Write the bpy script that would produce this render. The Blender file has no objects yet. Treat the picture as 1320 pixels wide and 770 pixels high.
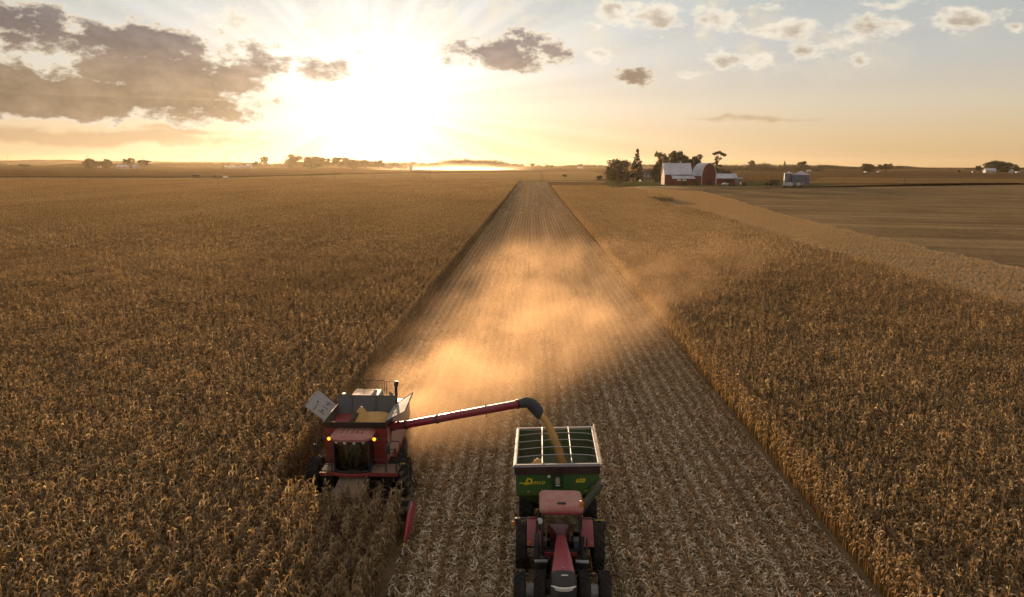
import bpy, math, random
import numpy as np
from mathutils import Vector, Matrix
R = math.radians
random.seed(11)
rng = np.random.default_rng(11)
S = bpy.context.scene
COL = S.collection

# ------------------------------------------------------------------ camera
F, PW, PH, CH = 980.0, 1320, 770, 16.0          # focal length in photo pixels, photo size, camera height
ROLL = R(0.2)
_x0 = 26 * math.cos(ROLL) - 173 * math.sin(ROLL)
_y0 = 173 * math.cos(ROLL) + 26 * math.sin(ROLL)
TH = math.atan(_y0 / F)
PSI = math.atan(_x0 / F * math.cos(TH))
fw = Vector((-math.sin(PSI) * math.cos(TH), math.cos(PSI) * math.cos(TH), -math.sin(TH)))
r0 = Vector((math.cos(PSI), math.sin(PSI), 0))
u0 = r0.cross(fw)
rt = r0 * math.cos(ROLL) + u0 * math.sin(ROLL)
up = u0 * math.cos(ROLL) - r0 * math.sin(ROLL)
CAMP = Vector((0, 0, CH))
cd = bpy.data.cameras.new('camera')
cam = bpy.data.objects.new('camera', cd)
COL.objects.link(cam)
cam.matrix_world = Matrix(((rt.x, up.x, -fw.x, 0), (rt.y, up.y, -fw.y, 0), (rt.z, up.z, -fw.z, CH), (0, 0, 0, 1)))
cd.sensor_fit = 'HORIZONTAL'; cd.sensor_width = 36; cd.lens = F / PW * 36
cd.clip_start = 0.5; cd.clip_end = 60000
S.camera = cam

def ray(px, py):
    return (fw + rt * ((px - PW / 2) / F) - up * ((py - PH / 2) / F)).normalized()
def at(px, py, h=0.0):                           # where a line of sight meets height h
    d = ray(px, py); t = (h - CH) / d.z
    return CAMP + d * t
def at_y(px, y):                                 # azimuth of a photo column, at distance y
    d = ray(px, 212 + (px - 686) * 0.0035)
    return d.x / d.y * y
def proj(p):
    v = Vector(p) - CAMP
    z = v.dot(fw)
    return PW / 2 + F * v.dot(rt) / z, PH / 2 - F * v.dot(up) / z, z
def azel(px, py):
    d = ray(px, py)
    return math.degrees(math.atan2(d.x, d.y)), math.degrees(math.asin(d.z))

# ------------------------------------------------------------------ sun, sky, exposure
SUN_AZ, SUN_EL = R(-11.8), R(4.2)
SUN_DIR = Vector((math.sin(SUN_AZ) * math.cos(SUN_EL), math.cos(SUN_AZ) * math.cos(SUN_EL), math.sin(SUN_EL)))
sl = bpy.data.lights.new('sun', 'SUN')
sl.energy = 5.0; sl.angle = R(0.55); sl.color = (1.0, 0.70, 0.42)
so = bpy.data.objects.new('sun', sl); COL.objects.link(so)
so.rotation_euler = SUN_DIR.to_track_quat('Z', 'Y').to_euler()
so.location = (0, 0, 40)
S.view_settings.view_transform = 'Standard'; S.view_settings.look = 'None'
S.view_settings.exposure = 1.0; S.view_settings.gamma = 1.0; S.view_settings.use_curve_mapping = False
SKY_STRENGTH = 0.12
HAZE_D, DUST_D, DUST_STEP = 0.000017, 0.31, 0.12

cy = S.cycles
cy.max_bounces = 6; cy.diffuse_bounces = 2; cy.glossy_bounces = 2; cy.transmission_bounces = 3
cy.transparent_max_bounces = 8; cy.volume_bounces = 0
cy.caustics_reflective = False; cy.caustics_refractive = False
cy.use_adaptive_sampling = True; cy.adaptive_threshold = 0.02
cy.use_denoising = True
try:
    cy.denoiser = 'OPENIMAGEDENOISE'
    cy.denoising_prefilter = 'ACCURATE'
except Exception: pass
cy.volume_step_rate = 1.0; cy.volume_max_steps = 256

class NT:
    """small wrapper that adds nodes and links"""
    def __init__(s, tree): s.t = tree; s.n = tree.nodes; s.l = tree.links
    def add(s, typ, **kw):
        n = s.n.new(typ)
        for k, v in kw.items(): setattr(n, k, v)
        return n
    def put(s, sock, val):
        if isinstance(val, bpy.types.NodeSocket): s.l.new(val, sock)
        elif val is not None:
            try: sock.default_value = val
            except Exception: sock.default_value = (*val, 1.0)
    def math(s, op, a, b=None, c=None, clamp=False):
        n = s.add('ShaderNodeMath', operation=op, use_clamp=clamp)
        s.put(n.inputs[0], a)
        if b is not None: s.put(n.inputs[1], b)
        if c is not None: s.put(n.inputs[2], c)
        return n.outputs[0]
    def vmath(s, op, a, b=None, c=None):
        n = s.add('ShaderNodeVectorMath', operation=op)
        s.put(n.inputs[0], a)
        if b is not None: s.put(n.inputs[1], b)
        if c is not None: s.put(n.inputs[2], c)
        return n.outputs['Value'] if op in ('LENGTH', 'DOT_PRODUCT', 'DISTANCE') else n.outputs[0]
    def mix(s, f, a, b, blend='MIX'):
        n = s.add('ShaderNodeMix', data_type='RGBA', blend_type=blend)
        s.put(n.inputs[0], f); s.put(n.inputs[6], a); s.put(n.inputs[7], b)
        return n.outputs[2]
    def ramp(s, f, stops, interp='LINEAR'):
        n = s.add('ShaderNodeValToRGB'); n.color_ramp.interpolation = interp
        e = n.color_ramp.elements
        while len(e) < len(stops): e.new(0.5)
        for k, (p, c) in enumerate(stops):
            e[k].position = p
            e[k].color = (c, c, c, 1) if isinstance(c, (int, float)) else (*c, 1)
        s.put(n.inputs[0], f)
        return n.outputs[0]
    def noise(s, vec, scale, detail=3, rough=0.5, dist=0.0, out='Fac'):
        n = s.add('ShaderNodeTexNoise')
        s.put(n.inputs['Vector'], vec)
        n.inputs['Scale'].default_value = scale; n.inputs['Detail'].default_value = detail
        n.inputs['Roughness'].default_value = rough; n.inputs['Distortion'].default_value = dist
        return n.outputs[out]
    def smooth(s, v, a, b):
        n = s.add('ShaderNodeMapRange', interpolation_type='SMOOTHSTEP')
        s.put(n.inputs[0], v); n.inputs[1].default_value = a; n.inputs[2].default_value = b
        return n.outputs[0]

def make_world():
    w = bpy.data.worlds.new('World'); S.world = w; w.use_nodes = True
    t = NT(w.node_tree); t.n.clear()
    out = t.add('ShaderNodeOutputWorld'); bg = t.add('ShaderNodeBackground')
    t.l.new(bg.outputs[0], out.inputs[0])
    sky = t.add('ShaderNodeTexSky', sky_type='NISHITA', sun_disc=False, sun_elevation=SUN_EL, sun_rotation=SUN_AZ,
                altitude=200.0, air_density=1.0, dust_density=1.6, ozone_density=1.0)
    tc = t.add('ShaderNodeTexCoord')
    d = t.vmath('NORMALIZE', tc.outputs['Generated'])
    sep = t.add('ShaderNodeSeparateXYZ'); t.l.new(d, sep.inputs[0])
    az = t.math('DEGREES', t.math('ARCTAN2', sep.outputs[0], sep.outputs[1]))
    el = t.math('DEGREES', t.math('ARCSINE', sep.outputs[2]))
    cosg = t.vmath('DOT_PRODUCT', d, tuple(SUN_DIR))
    gam = t.math('DEGREES', t.math('ARCCOSINE', t.math('MINIMUM', cosg, 0.99999)))
    # sky glow round the sun, through hazy air
    k = 0.5 / SKY_STRENGTH
    h1 = t.math('EXPONENT', t.math('MULTIPLY', gam, -1 / 3.1))
    h2 = t.math('EXPONENT', t.math('MULTIPLY', gam, -1 / 13.0))
    # rays fanning out from the sun
    sx = t.math('SUBTRACT', az, math.degrees(SUN_AZ)); sy = t.math('SUBTRACT', el, math.degrees(SUN_EL))
    ang = t.math('ARCTAN2', sy, sx)
    cmb = t.add('ShaderNodeCombineXYZ'); t.put(cmb.inputs[0], ang)
    rays = t.noise(cmb.outputs[0], 5.0, 2, 0.6)
    rayf = t.math('MULTIPLY_ADD', t.smooth(rays, 0.35, 0.65), 0.6, 0.70)
    lel = t.add('ShaderNodeCombineXYZ'); t.put(lel.inputs[0], t.math('MULTIPLY', sx, 0.72)); t.put(lel.inputs[1], t.math('MULTIPLY', sy, 1.45))
    h2w = t.math('MULTIPLY', t.math('EXPONENT', t.math('MULTIPLY', t.vmath('LENGTH', lel.outputs[0]), -1 / 12.5)), rayf)
    h2 = t.math('MULTIPLY', h2, rayf)
    g1 = t.add('ShaderNodeVectorMath', operation='SCALE'); g1.inputs[0].default_value = (1.0, 0.94, 0.86); t.put(g1.inputs['Scale'], t.math('MULTIPLY', h1, 1.45 * k))
    g2 = t.add('ShaderNodeVectorMath', operation='SCALE'); g2.inputs[0].default_value = (1.0, 0.97, 0.94); t.put(g2.inputs['Scale'], t.math('MULTIPLY', h2w, 0.56 * k))
    # clear-air gradient: grey blue above, gold at the horizon, dusty
    elp = t.math('DIVIDE', t.math('MAXIMUM', el, 0.0), 40.0)
    grad = t.ramp(elp, [(0.0, (0.60, 0.38, 0.165)), (0.045, (0.62, 0.44, 0.235)), (0.10, (0.60, 0.50, 0.36)), (0.18, (0.49, 0.48, 0.45)), (0.29, (0.39, 0.43, 0.435)), (0.45, (0.46, 0.46, 0.45)), (1.0, (0.46, 0.43, 0.40))])
    away = t.ramp(elp, [(0.0, (0.40, 0.34, 0.32)), (0.15, (0.42, 0.40, 0.40)), (0.5, (0.44, 0.44, 0.44)), (1.0, (0.46, 0.43, 0.40))])
    grad = t.mix(t.smooth(cosg, 0.55, -0.35), grad, away)
    gs = t.add('ShaderNodeVectorMath', operation='SCALE'); t.l.new(grad, gs.inputs[0]); gs.inputs['Scale'].default_value = 1.0 * k
    nis = t.add('ShaderNodeVectorMath', operation='SCALE'); t.l.new(sky.outputs[0], nis.inputs[0]); nis.inputs['Scale'].default_value = 0.03
    base = t.vmath('ADD', t.vmath('ADD', nis.outputs[0], gs.outputs[0]), t.vmath('ADD', g1.outputs[0], g2.outputs[0]))
    # clouds: banks set in azimuth and elevation, edges broken up by noise
    ae = t.add('ShaderNodeCombineXYZ'); t.put(ae.inputs[0], az); t.put(ae.inputs[1], el)
    stretch = t.vmath('MULTIPLY', ae.outputs[0], (1.0, 1.7, 1.0))
    nz = t.noise(stretch, 0.42, 9, 0.66)
    nz2 = t.noise(t.vmath('ADD', stretch, (31.0, 7.0, 0)), 0.12, 3, 0.5)
    wp = t.add('ShaderNodeTexNoise'); t.put(wp.inputs['Vector'], stretch); wp.inputs['Scale'].default_value = 0.25; wp.inputs['Detail'].default_value = 3
    warp = t.vmath('MULTIPLY', t.vmath('SUBTRACT', wp.outputs['Color'], (0.5, 0.5, 0.5)), (4.0, 1.8, 0))
    pos = t.vmath('ADD', ae.outputs[0], warp)
    def field(blobs):
        f = None
        for (px, py, rx, ry, a) in blobs:
            ca, ce = azel(px, py)
            q = t.vmath('MULTIPLY', t.vmath('SUBTRACT', pos, (ca, ce, 0)), (F / 57.3 / rx, F / 57.3 / ry, 0))
            v = t.math('MULTIPLY', t.math('SUBTRACT', 1.0, t.vmath('LENGTH', q)), a)
            f = v if f is None else t.math('MAXIMUM', f, v)
        return f
    dark = field([(95, 128, 230, 30, 2.0), (215, 100, 120, 42, 1.7), (170, 55, 110, 30, 1.4), (352, 78, 36, 26, .95), (655, 68, 84, 24, 1.15), (415, 86, 60, 16, .6), (815, 97, 26, 11, .7), (25, 35, 75, 32, 1.0), (40, 95, 70, 24, .8), (255, 128, 90, 18, 1.0)])
    lite = field([(350, 76, 34, 24, 1.2), (425, 84, 85, 20, .8), (655, 68, 84, 24, 1.4), (692, 58, 30, 18, 1.1), (815, 97, 30, 13, 1.2), (775, 66, 36, 18, 1.0), (575, 62, 24, 8, .9),
                  (850, 22, 52, 24, 1.2), (790, 12, 60, 22, 1.1), (765, 28, 26, 14, .9), (955, 78, 66, 16, 1.1), (1035, 66, 42, 22, 1.1), (890, 97, 34, 11, 1.1), (925, 24, 60, 24, 1.0), (985, 40, 50, 18, .9),
                  (1105, 38, 66, 20, 1.2), (1030, 38, 70, 20, 1.0), (1245, 27, 60, 17, 1.2), (1300, 38, 20, 11, 1.0), (1095, 80, 20, 11, .9), (995, 8, 40, 10, .8), (1160, 6, 36, 9, .8),
                  (300, 22, 60, 18, .8), (450, 30, 90, 22, .6), (560, 14, 60, 16, .6), (1220, 48, 16, 8, .8)])
    streak = field([(130, 178, 210, 11, 1.0), (240, 170, 120, 7, .6), (960, 155, 120, 5, .45)])
    edge = t.math('MULTIPLY', t.math('SUBTRACT', nz, 0.52), 3.4)
    dd = t.math('ADD', dark, edge); dl = t.math('ADD', t.math('SUBTRACT', lite, 0.22), edge)
    ds_ = t.math('ADD', streak, t.math('MULTIPLY', edge, 0.35))
    # thin scattered cloud over the rest of the dome, behind the camera too
    far = t.math('MULTIPLY', t.smooth(nz2, 0.56, 0.75), t.smooth(el, 14.0, 24.0))
    ad = t.smooth(dd, 0.0, 0.22); al = t.math('MULTIPLY', t.smooth(dl, -0.05, 0.6), 0.95)
    cd_ = t.smooth(dd, 0.06, 0.62); nzu = t.noise(t.vmath('ADD', stretch, (-0.25, 1.5, 0)), 0.42, 9, 0.66)
    dlu = t.math('ADD', t.math('SUBTRACT', lite, 0.10), t.math('MULTIPLY', t.math('SUBTRACT', nzu, 0.52), 3.4))
    cl_ = t.math('MULTIPLY', t.smooth(dlu, 0.1, 1.25), t.smooth(dl, 0.1, 0.9))
    rim = t.math('MULTIPLY_ADD', t.math('EXPONENT', t.math('MULTIPLY', gam, -1 / 16.0)), 0.55, 0.70)
    rimc = t.add('ShaderNodeVectorMath', operation='SCALE'); rimc.inputs[0].default_value = (1.0, 0.88, 0.68); t.put(rimc.inputs['Scale'], t.math('MULTIPLY', rim, k))
    lrim = t.add('ShaderNodeVectorMath', operation='SCALE'); lrim.inputs[0].default_value = (1.0, 0.90, 0.74); t.put(lrim.inputs['Scale'], t.math('MULTIPLY', t.math('MULTIPLY_ADD', t.math('EXPONENT', t.math('MULTIPLY', gam, -1 / 16.0)), 0.4, 0.86), k))
    low = t.smooth(el, 9.5, 4.0)
    corec = t.mix(low, (0.225, 0.185, 0.175, 1), (0.37, 0.265, 0.165, 1))
    mott = t.math('MULTIPLY_ADD', nz, 1.3, 0.36)
    darkc = t.add('ShaderNodeVectorMath', operation='SCALE'); t.l.new(corec, darkc.inputs[0])
    t.put(darkc.inputs['Scale'], t.math('MULTIPLY', t.math('MULTIPLY_ADD', h2, 1.5, 0.72), t.math('MULTIPLY', mott, k)))
    litec = t.add('ShaderNodeVectorMath', operation='SCALE'); litec.inputs[0].default_value = (0.54, 0.45, 0.34)
    t.put(litec.inputs['Scale'], t.math('MULTIPLY', t.math('MULTIPLY_ADD', h2, 0.7, 0.85), k))
    col = t.mix(t.math('MULTIPLY', far, 0.35), base, (0.62 * k, 0.56 * k, 0.50 * k, 1))
    vf = None
    for (px, py, rx, ry, a) in [(980, 50, 280, 85, .8), (640, 30, 330, 60, .7), (330, 45, 140, 40, .5), (120, 60, 200, 80, .55)]:
        ca, ce = azel(px, py)
        q = t.vmath('MULTIPLY', t.vmath('SUBTRACT', pos, (ca, ce, 0)), (F / 57.3 / rx, F / 57.3 / ry, 0))
        vv = t.math('MULTIPLY', t.smooth(t.vmath('LENGTH', q), 1.0, 0.2), a)
        vf = vv if vf is None else t.math('MAXIMUM', vf, vv)
    nv = t.noise(t.vmath('MULTIPLY', ae.outputs[0], (1.0, 1.25, 1.0)), 0.30, 8, 0.68, 0.6)
    col = t.mix(t.math('MULTIPLY', t.smooth(nv, 0.44, 0.68), vf), col, rimc.outputs[0])
    strc = t.add('ShaderNodeVectorMath', operation='SCALE'); strc.inputs[0].default_value = (0.56, 0.38, 0.21); t.put(strc.inputs['Scale'], t.math('MULTIPLY', t.math('MULTIPLY_ADD', h2, 0.9, 0.9), k))
    col = t.mix(t.math('MULTIPLY', t.smooth(ds_, 0.0, 0.6), 0.75), col, strc.outputs[0])
    col = t.mix(al, col, t.mix(cl_, lrim.outputs[0], litec.outputs[0]))
    col = t.mix(ad, col, t.mix(cd_, rimc.outputs[0], darkc.outputs[0]))
    t.l.new(col, bg.inputs[0]); bg.inputs[1].default_value = SKY_STRENGTH
    w.cycles.sampling_method = 'MANUAL'; w.cycles.sample_map_resolution = 1024
make_world()

# ------------------------------------------------------------------ helpers
def tag(o, label=None, cat=None, group=None, kind=None):
    if label: o['label'] = label
    if cat: o['category'] = cat
    if group: o['group'] = group
    if kind: o['kind'] = kind
    return o
def empty(name, loc, rz=0.0, label=None, cat=None, group=None):
    o = bpy.data.objects.new(name, None); COL.objects.link(o)
    o.empty_display_size = 0.5
    o.location = loc; o.rotation_euler = (0, 0, rz)
    return tag(o, label, cat, group)
def dup(o, parent=None):
    c = o.copy(); COL.objects.link(c)
    if parent is not None: c.parent = parent
    for ch in o.children: dup(ch, c)
    return c

class MB:
    """collects shapes into one mesh"""
    def __init__(s): s.v = []; s.f = []
    def add(s, vs, fs, m=None):
        b = len(s.v)
        for p in vs:
            p = Vector(p)
            s.v.append(tuple(m @ p) if m is not None else tuple(p))
        for q in fs: s.f.append([b + i for i in q])
        return s
    def box(s, x0, x1, y0, y1, z0, z1, m=None):
        vs = [(x, y, z) for z in (z0, z1) for y in (y0, y1) for x in (x0, x1)]
        return s.add(vs, [(0, 2, 3, 1), (4, 5, 7, 6), (0, 1, 5, 4), (2, 6, 7, 3), (0, 4, 6, 2), (1, 3, 7, 5)], m)
    def prism(s, poly, axis, a, b, m=None):
        """polygon in the two other axes, extruded from a to b along axis"""
        def P(u, v, w): return {'x': (w, u, v), 'y': (u, w, v), 'z': (u, v, w)}[axis]
        n = len(poly)
        vs = [P(u, v, a) for u, v in poly] + [P(u, v, b) for u, v in poly]
        fs = [list(range(n))[::-1], list(range(n, 2 * n))] + [(i, (i + 1) % n, n + (i + 1) % n, n + i) for i in range(n)]
        return s.add(vs, fs, m)
    def loft(s, rings, cap=True, m=None):
        n = len(rings[0]); vs = [p for r in rings for p in r]; fs = []
        for k in range(len(rings) - 1):
            for i in range(n):
                j = (i + 1) % n
                fs.append((k * n + i, k * n + j, (k + 1) * n + j, (k + 1) * n + i))
        if cap:
            fs.append(list(range(n))[::-1]); fs.append([(len(rings) - 1) * n + i for i in range(n)])
        return s.add(vs, fs, m)
    def tube(s, pts, r, n=8, m=None):
        pts = [Vector(p) for p in pts]
        rs = r if isinstance(r, (list, tuple)) else [r] * len(pts)
        rings = []
        for i, p in enumerate(pts):
            t = (pts[min(i + 1, len(pts) - 1)] - pts[max(i - 1, 0)]).normalized()
            a = Vector((0, 0, 1)) if abs(t.z) < 0.9 else Vector((0, 1, 0))
            x = t.cross(a).normalized(); y = t.cross(x).normalized()
            rings.append([p + (x * math.cos(2 * math.pi * k / n) + y * math.sin(2 * math.pi * k / n)) * rs[i] for k in range(n)])
        return s.loft(rings, True, m)
    def lathe(s, prof, n=24, axis='z', m=None, cap=True):
        """profile of (radius, height) turned about axis"""
        rings = []
        for r_, h in prof:
            ring = []
            for k in range(n):
                a = 2 * math.pi * k / n; c, q = r_ * math.cos(a), r_ * math.sin(a)
                ring.append({'z': (c, q, h), 'x': (h, c, q), 'y': (c, h, q)}[axis])
            rings.append(ring)
        return s.loft(rings, cap, m)
    def build(s, name, mat, parent=None, smooth=None, bevel=None, loc=None):
        me = bpy.data.meshes.new(name)
        me.from_pydata(s.v, [], s.f); me.update()
        import bmesh
        bm = bmesh.new(); bm.from_mesh(me); bmesh.ops.recalc_face_normals(bm, faces=bm.faces); bm.to_mesh(me); bm.free()
        if mat: me.materials.append(mat)
        if smooth is not None:
            me.polygons.foreach_set('use_smooth', [True] * len(me.polygons))
            me.set_sharp_from_angle(angle=R(smooth))
        o = bpy.data.objects.new(name, me); COL.objects.link(o)
        if parent is not None: o.parent = parent
        if loc is not None: o.location = loc
        if bevel:
            b = o.modifiers.new('bevel', 'BEVEL'); b.width = bevel; b.segments = 2; b.limit_method = 'ANGLE'; b.angle_limit = R(35)
            b.harden_normals = False
        return o

def mat_basic(name, col, rough=0.6, metal=0.0, dirt=0.25, dirtcol=(0.16, 0.11, 0.06), scale=2.0, coat=0.0, spec=0.5):
    """painted / metal / rubber surface with a film of field dust in patches"""
    m = bpy.data.materials.new(name); m.use_nodes = True
    t = NT(m.node_tree); b = t.n['Principled BSDF']
    tc = t.add('ShaderNodeTexCoord')
    nz = t.noise(tc.outputs['Object'], scale, 5, 0.62)
    fine = t.noise(tc.outputs['Object'], scale * 9, 3, 0.6)
    f = t.math('MULTIPLY', t.smooth(t.math('ADD', nz, t.math('MULTIPLY', fine, 0.35)), 0.5, 0.85), min(1.0, dirt * 2.2))
    t.l.new(t.mix(f, (*col, 1), (*dirtcol, 1)), b.inputs['Base Color'])
    t.l.new(t.math('ADD', t.math('MULTIPLY', f, 0.4), rough, clamp=True), b.inputs['Roughness'])
    b.inputs['Metallic'].default_value = metal
    b.inputs['Specular IOR Level'].default_value = spec
    if coat: b.inputs['Coat Weight'].default_value = coat; b.inputs['Coat Roughness'].default_value = 0.15
    return m
def mat_glass(name, tint=(0.75, 0.8, 0.76), refl=0.12):
    m = bpy.data.materials.new(name); m.use_nodes = True
    t = NT(m.node_tree); t.n.clear()
    out = t.add('ShaderNodeOutputMaterial'); tr = t.add('ShaderNodeBsdfTransparent'); gl = t.add('ShaderNodeBsdfGlossy'); mx = t.add('ShaderNodeMixShader')
    tr.inputs[0].default_value = (*tint, 1); gl.inputs['Roughness'].default_value = 0.04; gl.inputs[0].default_value = (0.9, 0.9, 0.9, 1)
    lw = t.add('ShaderNodeLayerWeight'); lw.inputs[0].default_value = 0.35
    t.l.new(t.math('ADD', lw.outputs['Fresnel'], refl, clamp=True), mx.inputs[0])
    t.l.new(tr.outputs[0], mx.inputs[1]); t.l.new(gl.outputs[0], mx.inputs[2]); t.l.new(mx.outputs[0], out.inputs[0])
    return m
def mat_lamp(name, col, strength):
    m = bpy.data.materials.new(name); m.use_nodes = True
    b = NT(m.node_tree).n['Principled BSDF']
    b.inputs['Base Color'].default_value = (*col, 1); b.inputs['Roughness'].default_value = 0.25
    b.inputs['Emission Color'].default_value = (*col, 1); b.inputs['Emission Strength'].default_value = strength
    return m

def mat_leaf(name, stops, transl=0.35, rough=0.6, big=None, val=1.0, xband=0.0):
    """dry or green leaf: colour picked per leaf by its tint attribute, light passes through"""
    m = bpy.data.materials.new(name); m.use_nodes = True
    t = NT(m.node_tree); t.n.clear()
    out = t.add('ShaderNodeOutputMaterial')
    at_ = t.add('ShaderNodeAttribute'); at_.attribute_name = 'tint'
    f = at_.outputs['Fac']
    if big:
        geo = t.add('ShaderNodeNewGeometry')
        n1 = t.noise(t.vmath('MULTIPLY', geo.outputs['Position'], (1.0, 0.35, 1.0)), big, 4, 0.55)
        f = t.math('ADD', f, t.math('MULTIPLY', t.math('SUBTRACT', n1, 0.5), 0.55), clamp=True)
    if xband:
        geo = t.add('ShaderNodeNewGeometry'); n2 = t.noise(t.vmath('MULTIPLY', geo.outputs['Position'], (1.0, 0.012, 0.0)), 0.62, 3, 0.6)
        f = t.math('ADD', f, t.math('MULTIPLY', t.math('SUBTRACT', n2, 0.5), xband), clamp=True)
    c = t.ramp(f, stops)
    df = t.add('ShaderNodeBsdfDiffuse'); tl = t.add('ShaderNodeBsdfTranslucent'); gl = t.add('ShaderNodeBsdfGlossy')
    t.l.new(c, df.inputs[0])
    t.l.new(t.mix(1.0, c, (1.0, 0.90, 0.70, 1), 'MULTIPLY'), tl.inputs[0])
    gl.inputs['Roughness'].default_value = rough; gl.inputs[0].default_value = (1, 1, 1, 1)
    m1 = t.add('ShaderNodeMixShader'); m1.inputs[0].default_value = transl
    t.l.new(df.outputs[0], m1.inputs[1]); t.l.new(tl.outputs[0], m1.inputs[2])
    m2 = t.add('ShaderNodeMixShader')
    m2.inputs[0].default_value = 0.035
    t.l.new(m1.outputs[0], m2.inputs[1]); t.l.new(gl.outputs[0], m2.inputs[2])
    t.l.new(m2.outputs[0], out.inputs[0])
    return m

def mesh_np(name, V, Fq, tint, mat):
    """mesh from numpy verts (n,3), quads (m,4), per-vertex tint"""
    me = bpy.data.meshes.new(name)
    me.vertices.add(len(V)); me.vertices.foreach_set('co', V.astype(np.float32).ravel())
    me.loops.add(len(Fq) * 4); me.loops.foreach_set('vertex_index', Fq.astype(np.int32).ravel())
    me.polygons.add(len(Fq)); me.polygons.foreach_set('loop_start', np.arange(0, len(Fq) * 4, 4, dtype=np.int32))
    me.update(calc_edges=True)
    a = me.attributes.new('tint', 'FLOAT', 'POINT'); a.data.foreach_set('value', tint.astype(np.float32))
    me.materials.append(mat)
    me.polygons.foreach_set('use_smooth', np.ones(len(Fq), dtype=bool))
    me.validate()
    return me
def ribbons(P, W, side):
    """P (n,k,3) centre lines, W (n,k) half widths, side (n,k,3) -> verts, quads"""
    n, k = W.shape
    A = P - side * W[..., None]; B = P + side * W[..., None]
    V = np.stack([A, B], 2).reshape(-1, 3)
    i = (np.arange(n)[:, None] * k + np.arange(k - 1)[None]) * 2
    Q = np.stack([i, i + 1, i + 3, i + 2], -1).reshape(-1, 4)
    return V, Q
# ------------------------------------------------------------------ ground and fields
def mat_ground():
    m = bpy.data.materials.new('dry_ground'); m.use_nodes = True
    t = NT(m.node_tree); b = t.n['Principled BSDF']; b.inputs['Roughness'].default_value = 0.95; b.inputs['Specular IOR Level'].default_value = 0.0
    g = t.add('ShaderNodeNewGeometry'); p = g.outputs['Position']
    a = t.noise(t.vmath('MULTIPLY', p, (0.0016, 0.006, 0)), 1.0, 4, 0.55)
    c = t.noise(p, 0.09, 5, 0.6)
    f = t.math('ADD', t.math('MULTIPLY', a, 0.75), t.math('MULTIPLY', c, 0.25))
    col = t.ramp(f, [(0.36, (0.075, 0.040, 0.017)), (0.46, (0.14, 0.078, 0.030)), (0.52, (0.105, 0.06, 0.024)), (0.6, (0.18, 0.105, 0.042))])
    t.l.new(col, b.inputs['Base Color'])
    return m
def mat_field(name, c0, c1, stripe=0.0, sdir=(1, 0, 0), sscale=1.0, nscale=0.15, bump=0.0):
    m = bpy.data.materials.new(name); m.use_nodes = True
    t = NT(m.node_tree); b = t.n['Principled BSDF']; b.inputs['Roughness'].default_value = 0.95; b.inputs['Specular IOR Level'].default_value = 0.0
    g = t.add('ShaderNodeNewGeometry'); p = g.outputs['Position']
    n1 = t.noise(p, nscale, 6, 0.65); n2 = t.noise(p, nscale * 22, 3, 0.6)
    f = t.math('ADD', t.math('MULTIPLY', n1, 0.6), t.math('MULTIPLY', n2, 0.4))
    if stripe:
        q = t.vmath('DOT_PRODUCT', p, sdir)
        cb = t.add('ShaderNodeCombineXYZ'); t.put(cb.inputs[0], q)
        n3 = t.noise(cb.outputs[0], sscale, 2, 0.6)
        f = t.math('ADD', f, t.math('MULTIPLY', t.math('SUBTRACT', n3, 0.5), stripe))
    t.l.new(t.mix(t.smooth(f, 0.32, 0.68), (*c0, 1), (*c1, 1)), b.inputs['Base Color'])
    if bump:
        bp = t.add('ShaderNodeBump'); bp.inputs['Strength'].default_value = bump; bp.inputs['Distance'].default_value = 0.2
        t.l.new(n2, bp.inputs['Height']); t.l.new(bp.outputs[0], b.inputs['Normal'])
    return m
def sheet(name, poly, z, mat):
    mb = MB(); mb.add([(x, y, z) for x, y in poly], [list(range(len(poly)))])
    o = mb.build(name, mat); tag(o, kind='structure')
    if o.data.polygons[0].normal.z < 0: o.data.flip_normals()
    return o
sheet('ground', [(-9000, -200), (9000, -200), (9000, 7400), (-9000, 7400)], 0.0, mat_ground())

XE = -5.33                       # right-hand edge of the rows still standing before the combine
XL, XR = XE - 8 * 0.762, XE + 24 * 0.762
YEND = 690.0
def P2(px, py, h=0.0):
    p = at(px, py, h); return (p.x, p.y)
sheet('stubble_ground', [(XL - .4, -20), (XR + .4, -20), (XR + .4, YEND), (XL - .4, YEND)], 0.006,
      mat_field('stubble_soil', (0.10, 0.066, 0.034), (0.25, 0.175, 0.098), 0.35, (1, 0, 0), 1.4, 0.35))
# the curved strip already harvested along the right-hand corn, and the bean field beyond it
corn_edge = [P2(px, py, 2.6) for px, py in [(1400, 412), (1313, 383), (1174, 343), (1069, 316), (947, 282), (900, 267.5), (860, 253), (820, 243), (790, 238.5)]]
bean_edge = [P2(px, py) for px, py in [(1420, 372), (1313, 345), (1208, 324), (1104, 300), (1017, 279), (940, 256), (895, 244), (850, 237.5)]]
dx, dy = corn_edge[0][0] - corn_edge[1][0], corn_edge[0][1] - corn_edge[1][1]
corn_edge = [(corn_edge[0][0] + dx * 6, corn_edge[0][1] + dy * 6)] + corn_edge
ex, ey = bean_edge[0][0] - bean_edge[1][0], bean_edge[0][1] - bean_edge[1][1]
bean_edge = [(bean_edge[0][0] + ex * 6, bean_edge[0][1] + ey * 6)] + bean_edge
sheet('harvested_strip', corn_edge + bean_edge[::-1], 0.012, mat_field('strip_residue', (0.30, 0.20, 0.095), (0.50, 0.36, 0.19), 0.5, (0.85, 0.5, 0), 0.6, 0.25, 0.6))
bean_top = [P2(850, 237), P2(930, 239.5), P2(1050, 239), P2(1200, 237.5), P2(1500, 236)]
sheet('bean_field', bean_edge + bean_top + [(bean_edge[0][0] + 400, bean_top[-1][1]), (bean_edge[0][0] + 400, bean_edge[0][1])], 0.008,
      mat_field('bean_stubble', (0.14, 0.092, 0.048), (0.28, 0.190, 0.098), 0.8, (0.25, 0.97, 0), 0.10, 0.03))
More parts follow.
